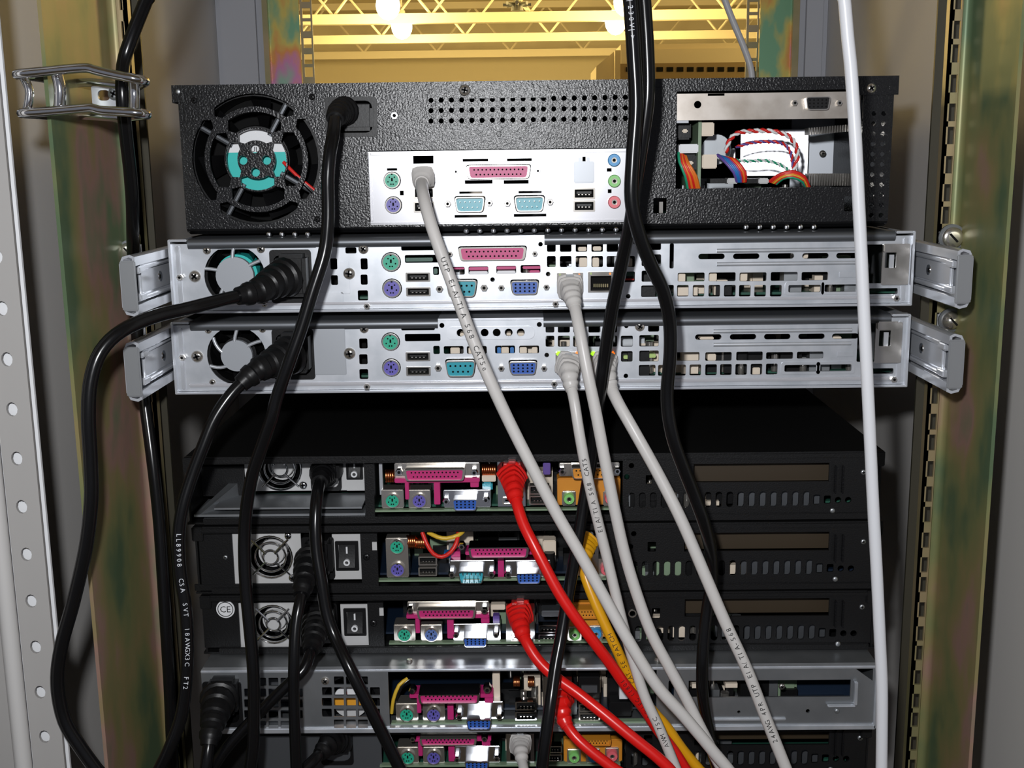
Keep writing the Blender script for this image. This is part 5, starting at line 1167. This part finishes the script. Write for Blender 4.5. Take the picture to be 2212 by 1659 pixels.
def ribbed(par, path, L, r0, r1, m, n=5, name='strain_relief', sq=None):
    """tapered ribbed sleeve over the first L metres of the path"""
    pts = [path[0]]; acc = 0
    for a, b in zip(path, path[1:]):
        acc += (b - a).length; pts.append(b)
        if acc > L: break
    fine = spline(pts, 0.0009); N = len(fine); fr = frames(fine); R = []
    K = 16
    for i, (p, (a, b)) in enumerate(zip(fine, fr)):
        f = i / (N - 1); rr = r0 + (r1 - r0) * f ** 0.8
        rr *= 1.0 + 0.09 * (1 if math.sin(f * n * 2 * PI) > 0 else -0.6)
        ring = []
        for k in range(K):
            an = 2 * PI * k / K; ca, sa = math.cos(an), math.sin(an)
            e = 1.0
            if sq: e = (abs(ca) ** sq + abs(sa) ** sq) ** (-1.0 / sq); e = e * (1 - f) + f
            ring.append(p + (a * ca + b * sa) * rr * e)
        R.append(ring)
    return MB().loft(R).build(name, m, par, 35)
NET = 'network cables'
def net(label, pts, r, m, plug=None, text=None, boot=(0.026, 0.0072, 0.0038), clear='clear_plug'):
    t, path = cable('network_cable', 'network cable', label, NET, pts, r, m, text)
    if plug:
        px, py, w, h, Y = plug
        mb = MB(); pbox(mb, px, py, w, h, Y - 0.0065, 0.010, 0.0005); pl = mb.build('plug', clear, t)
        mb = MB(); pbox(mb, px, py - h * 0.55, w * 0.42, h * 0.3, Y - 0.0085, 0.008, 0.0004); mb.build('latch', clear, pl)
        ribbed(t, path, *boot, m, 6, 'boot', 5.0)
    return t
M = YM
net('grey network cable from the tall top server, crossing both bare metal servers', [(914, 382, Y2 - .006), (911, 395, Y2 - .020), (915, 425, .630), (928, 475, .618), (952, 545, .612), (985, 635, .608), (1020, 730, .606), (1060, 825, .604), (1102, 915, .604), (1150, 1010, .602), (1200, 1105, .600), (1255, 1200, .597), (1305, 1290, .594), (1358, 1385, .590), (1418, 1480, .588), (1478, 1548, .588), (1538, 1620, .588), (1590, 1690, .588)],
    0.0034, 'pvc_grey', (914.5, 380, 36, 26, Y2), ('UTP EIA/TIA 568 CAT5e', 0.074, 0.0042, 'ink_black', True, 1.2), (0.012, 0.0062, 0.0042))
net('grey network cable from the upper bare metal server, beside a vacant network port', [(1231, 618, M - .004), (1234, 634, M - .018), (1242, 665, .632), (1252, 715, .622), (1268, 800, .616), (1287, 890, .614), (1308, 1000, .613), (1330, 1110, .613), (1352, 1205, .613), (1378, 1290, .612), (1408, 1370, .610), (1445, 1440, .608), (1482, 1508, .606), (1510, 1565, .604), (1540, 1625, .602), (1570, 1690, .6)],
    0.0033, 'pvc_grey', (1231, 612, 40, 28, M), ('CAT5 UTP 4PR', 0.345, 0.0040, 'ink_black', False, 1.2))
net('grey network cable in the left network port of the lower bare metal server', [(1228, 786, M - .004), (1229, 804, M - .020), (1233, 832, .634), (1241, 870, .628), (1253, 945, .624), (1270, 1035, .622), (1290, 1120, .622), (1310, 1200, .622), (1328, 1275, .620), (1345, 1345, .617), (1368, 1428, .614), (1393, 1505, .611), (1425, 1575, .609), (1460, 1660, .607), (1475, 1700, .606)],
    0.0031, 'pvc_grey', (1228, 783, 40, 28, M), [('EIA/TIA 568 CAT5', 0.112, 0.0038, 'ink_black', False, 1.2), ('AWM 75C', 0.245, 0.0038, 'ink_black', False, 1.2)])
net('grey network cable in the right network port of the lower bare metal server', [(1305, 786, M - .004), (1309, 803, M - .020), (1318, 832, .634), (1334, 868, .626), (1372, 935, .618), (1425, 1030, .612), (1475, 1130, .606), (1522, 1240, .602), (1567, 1345, .600), (1613, 1445, .598), (1652, 1545, .597), (1700, 1665, .596), (1716, 1705, .596)],
    0.0034, 'pvc_grey', (1305, 783, 40, 28, M), ('24AWG 4PR UTP EIA/TIA-568', 0.252, 0.0040, 'ink_black', False, 1.2))
net('short grey network cable at the bottom edge in the lowest server', [(1124, 1606, YB - .004), (1125, 1622, YB - .018), (1128, 1645, .642), (1134, 1672, .632), (1140, 1700, .626)], 0.0031, 'pvc_grey', (1124, 1606, 40, 30, YB + 0.002), None, (0.020, 0.0066, 0.0036))
net('red network cable from the topmost black server', [(1106, 1026, YB - .002), (1108, 1046, YB - .018), (1115, 1082, .636), (1130, 1130, .628), (1152, 1175, .622), (1176, 1222, .618), (1206, 1278, .614), (1240, 1330, .611), (1284, 1388, .610), (1320, 1436, .612), (1355, 1486, .615), (1392, 1532, .620), (1422, 1578, .621), (1456, 1622, .621), (1485, 1668, .621), (1505, 1700, .621)],
    0.0033, 'pvc_red', (1106, 1012, 38, 22, YB + 0.002), ('ISO/IEC 11801', 0.190, 0.0038, 'ink_black', False, 1.2), (0.030, 0.0076, 0.0042), 'red_clear')
net('red network cable from the third black server, passing behind a black cord', [(1123, 1324, YB - .002), (1122, 1342, YB - .018), (1133, 1378, .636), (1162, 1426, .628), (1204, 1466, .622), (1246, 1496, .617), (1304, 1542, .610), (1360, 1588, .604), (1420, 1636, .599), (1452, 1668, .597), (1470, 1700, .595)],
    0.0034, 'pvc_red', (1124, 1314, 38, 22, YB + 0.002), None, (0.030, 0.0076, 0.0042), 'red_clear')
net('lowest red network cable, curving out of the grey metal server', [(1212, 1498, .638), (1213, 1520, .622), (1220, 1558, .612), (1243, 1592, .606), (1278, 1624, .602), (1320, 1656, .599), (1360, 1690, .597)],
    0.0032, 'pvc_red', (1208, 1490, 36, 24, Y), None, (0.030, 0.0074, 0.0040), 'red_clear')
net('yellow network cable from the second black server', [(1268, 1170, YB - .004), (1264, 1198, .648), (1262, 1235, .640), (1282, 1293, .634), (1305, 1345, .630), (1330, 1398, .627), (1355, 1452, .628), (1382, 1500, .629), (1410, 1536, .630), (1440, 1570, .630), (1474, 1618, .630), (1512, 1664, .630), (1540, 1698, .630)],
    0.0032, 'pvc_yellow', (1268, 1172, 30, 26, YB + 0.002), ('CAT.5E PATCH', 0.100, 0.0038, 'ink_black', False, 1.2), (0.022, 0.0060, 0.0036))
cable('network_cable', 'network cable', 'thick white cable hanging in front of the right side of all servers', NET, [(1818, -40, .560), (1824, 0, .560), (1831, 80, .560), (1839, 160, .560), (1848, 300, .560), (1854, 420, .560), (1861, 560, .560), (1867, 690, .560), (1874, 834, .560), (1879, 940, .560), (1886, 1089, .560), (1894, 1238, .560), (1901, 1387, .560), (1905, 1480, .560), (1905, 1580, .560), (1904, 1670, .560), (1904, 1710, .560)], 0.0031, 'pvc_white')
cable('network_cable', 'network cable', 'thin grey cable hanging behind the tall top server, at the front of the rack', NET, [(1556, -40, 1.168), (1566, 0, 1.168), (1585, 50, 1.168), (1607, 103, 1.168), (1622, 150, 1.168)] + [(*proj(Vector(p)), p[1]) for p in ((0.2290, 1.166, 1.515), (0.2260, 1.155, 1.5025), (0.2180, 1.13, 1.4992), (0.2050, 1.07, 1.4992), (0.1950, 1.0, 1.4992))], 0.0033, 'pvc_white')
POW = 'black power cords'
def power(label, pts, r=0.0036, plug=None, relief=(0.030, 0.0095, 0.0050), text=None):
    t, path = cable('power_cord', 'power cord', label, POW, pts, r, 'black_rubber', text)
    if plug:
        px, py, w, h, Yp, proud = plug
        mb = MB(); pbox(mb, px, py, w, h, Yp - proud, proud + 0.012, 0.0022); mb.build('plug', 'black_plastic', t, 40)
        ribbed(t, path, *relief, 'black_plastic', 5)
    return t
power('black cord from the tall top server, running down left of the port bays', [(745, 240, Y2 - .004), (734, 243, Y2 - .016), (724, 258, .634), (720, 290, .622), (712, 335, .616), (708, 390, .614), (709, 440, .612), (708, 490, .610), (700, 550, .607), (674, 632, .604), (651, 708, .602), (624, 784, .600), (598, 860, .600), (588, 900, .600), (566, 963, .602), (545, 1027, .604), (532, 1103, .606), (528, 1179, .606), (531, 1265, .604), (538, 1340, .602), (546, 1427, .600), (549, 1503, .599), (547, 1604, .598), (540, 1665, .598), (534, 1710, .598)], 0.0036, (770, 254, 72, 56, Y2, 0.004), (0.030, 0.0080, 0.0048))
power('black cord from the upper bare metal server, swinging left over the zinc rail', [(618, 598, M - .014), (590, 610, M - .026), (552, 630, .620), (483, 647, .606), (407, 666, .592), (336, 683, .576), (264, 714, .560), (218, 759, .552), (196, 822, .548), (191, 900, .546), (196, 1000, .546), (197, 1079, .546), (186, 1179, .546), (159, 1298, .546), (132, 1397, .546), (124, 1476, .546), (139, 1556, .546), (175, 1616, .546), (208, 1662, .546), (240, 1705, .546)], 0.0036, (627, 597, 66, 92, M, 0.014), (0.038, 0.0110, 0.0052))
power('black cord from the lower bare metal server, printed with white wire markings', [(628, 766, M - .014), (598, 780, M - .026), (556, 800, .622), (508, 842, .614), (466, 900, .608), (441, 958, .604), (414, 1030, .600), (394, 1098, .596), (386, 1160, .594), (389, 1235, .592), (401, 1317, .590), (405, 1417, .588), (394, 1536, .586), (368, 1612, .584), (345, 1660, .584), (325, 1705, .584)], 0.0036, (632, 765, 66, 88, M, 0.014), (0.038, 0.0110, 0.0052), ('LL89908  CSA  SVT  18AWGX3C  FT2', 0.130, 0.0036, 'ink_white', True, 1.25))
power('black cord held in the chrome cable ring, running down the left rail', [(330, -40, .60), (316, 0, .602), (291, 63, .606), (269, 127, .606), (264, 178, .600), (266, 230, .600), (273, 300, .606), (281, 370, .612), (286, 440, .618), (287, 500, .628), (288, 560, .652), (293, 660, .654), (299, 760, .654), (313, 870, .648), (330, 1000, .640), (343, 1120, .636), (352, 1250, .632), (360, 1380, .63), (366, 1480, .63), (371, 1600, .63), (374, 1665, .63), (376, 1710, .63)], 0.0036)
power('left of the two black cords at top centre, marked in white, curving right lower down', [(1356, -40, .574), (1361, 0, .574), (1369, 120, .574), (1374, 230, .574), (1367, 340, .574), (1364, 430, .574), (1380, 505, .576), (1405, 570, .580), (1432, 628, .584), (1446, 690, .588), (1448, 760, .590), (1441, 860, .592), (1452, 940, .592), (1476, 1010, .594), (1496, 1062, .596), (1521, 1131, .598), (1536, 1194, .606), (1538, 1253, .6145), (1530, 1305, .616), (1521, 1373, .614), (1517, 1440, .612), (1518, 1500, .614), (1528, 1563, .620), (1541, 1630, .622), (1562, 1700, .624)], 0.0036, None, None, ('<|230V|>', 0.006, 0.0034, 'ink_white', True, 1.3))
power('right of the two black cords at top centre, crossing behind and slanting left', [(1388, -40, .584), (1391, 0, .584), (1398, 110, .584), (1399, 210, .584), (1386, 310, .586), (1372, 400, .588), (1364, 470, .592), (1345, 560, .604), (1322, 670, .614), (1306, 770, .620), (1298, 830, .622), (1287, 920, .629), (1276, 1000, .632), (1261, 1090, .630), (1246, 1180, .626), (1230, 1270, .622), (1213, 1370, .614), (1200, 1440, .606), (1189, 1520, .596), (1178, 1600, .590), (1170, 1670, .588), (1166, 1710, .586)], 0.0036)
power('black cord from the topmost black server, slanting right beneath the switches', [(700, 1022, YB + .020), (694, 1034, YB - .004), (688, 1052, .650), (684, 1080, .640), (681, 1130, .634), (684, 1191, .630), (694, 1254, .626), (706, 1326, .622), (724, 1377, .618), (754, 1440, .608), (792, 1516, .604), (830, 1592, .604), (866, 1665, .604), (890, 1710, .604)], 0.0036, (706, 1022, 52, 44, YR1, 0.018), (0.030, 0.0088, 0.0050))
power('black cord hanging straight down from the second black server', [(672, 1212, YB - .010), (664, 1228, YB - .022), (656, 1262, .630), (648, 1300, .620), (639, 1351, .614), (635, 1427, .608), (635, 1503, .606), (638, 1604, .604), (640, 1665, .604), (641, 1710, .604)], 0.0034, (686, 1208, 58, 78, YB, 0.010), (0.034, 0.0100, 0.0050))
power('black cord from the third black server, crossing diagonally down to the left', [(684, 1352, YB - .010), (680, 1370, YB - .026), (671, 1408, .624), (656, 1446, .616), (623, 1478, .612), (577, 1523, .610), (527, 1574, .609), (489, 1617, .608), (458, 1662, .607), (428, 1706, .606)], 0.0034, (690, 1350, 58, 74, YB, 0.010), (0.034, 0.0100, 0.0050), ('105C   SVT', 0.168, 0.0036, 'ink_white', False, 1.3))
power('black cord at the lower left, hanging from the grey bare metal server', [(474, 1508, Y - .010), (468, 1530, Y - .022), (456, 1580, .608), (449, 1625, .600), (444, 1668, .597), (440, 1710, .596)], 0.0036, (478, 1512, 62, 80, Y, 0.010), (0.036, 0.0112, 0.0052))
power('short black cord at the bottom edge from the lowest server', [(722, 1598, YB - .008), (712, 1606, YB - .020), (690, 1630, .636), (660, 1660, .628), (630, 1690, .622)], 0.0036, (728, 1604, 56, 60, YB + 0.004, 0.012), (0.022, 0.0090, 0.0048))
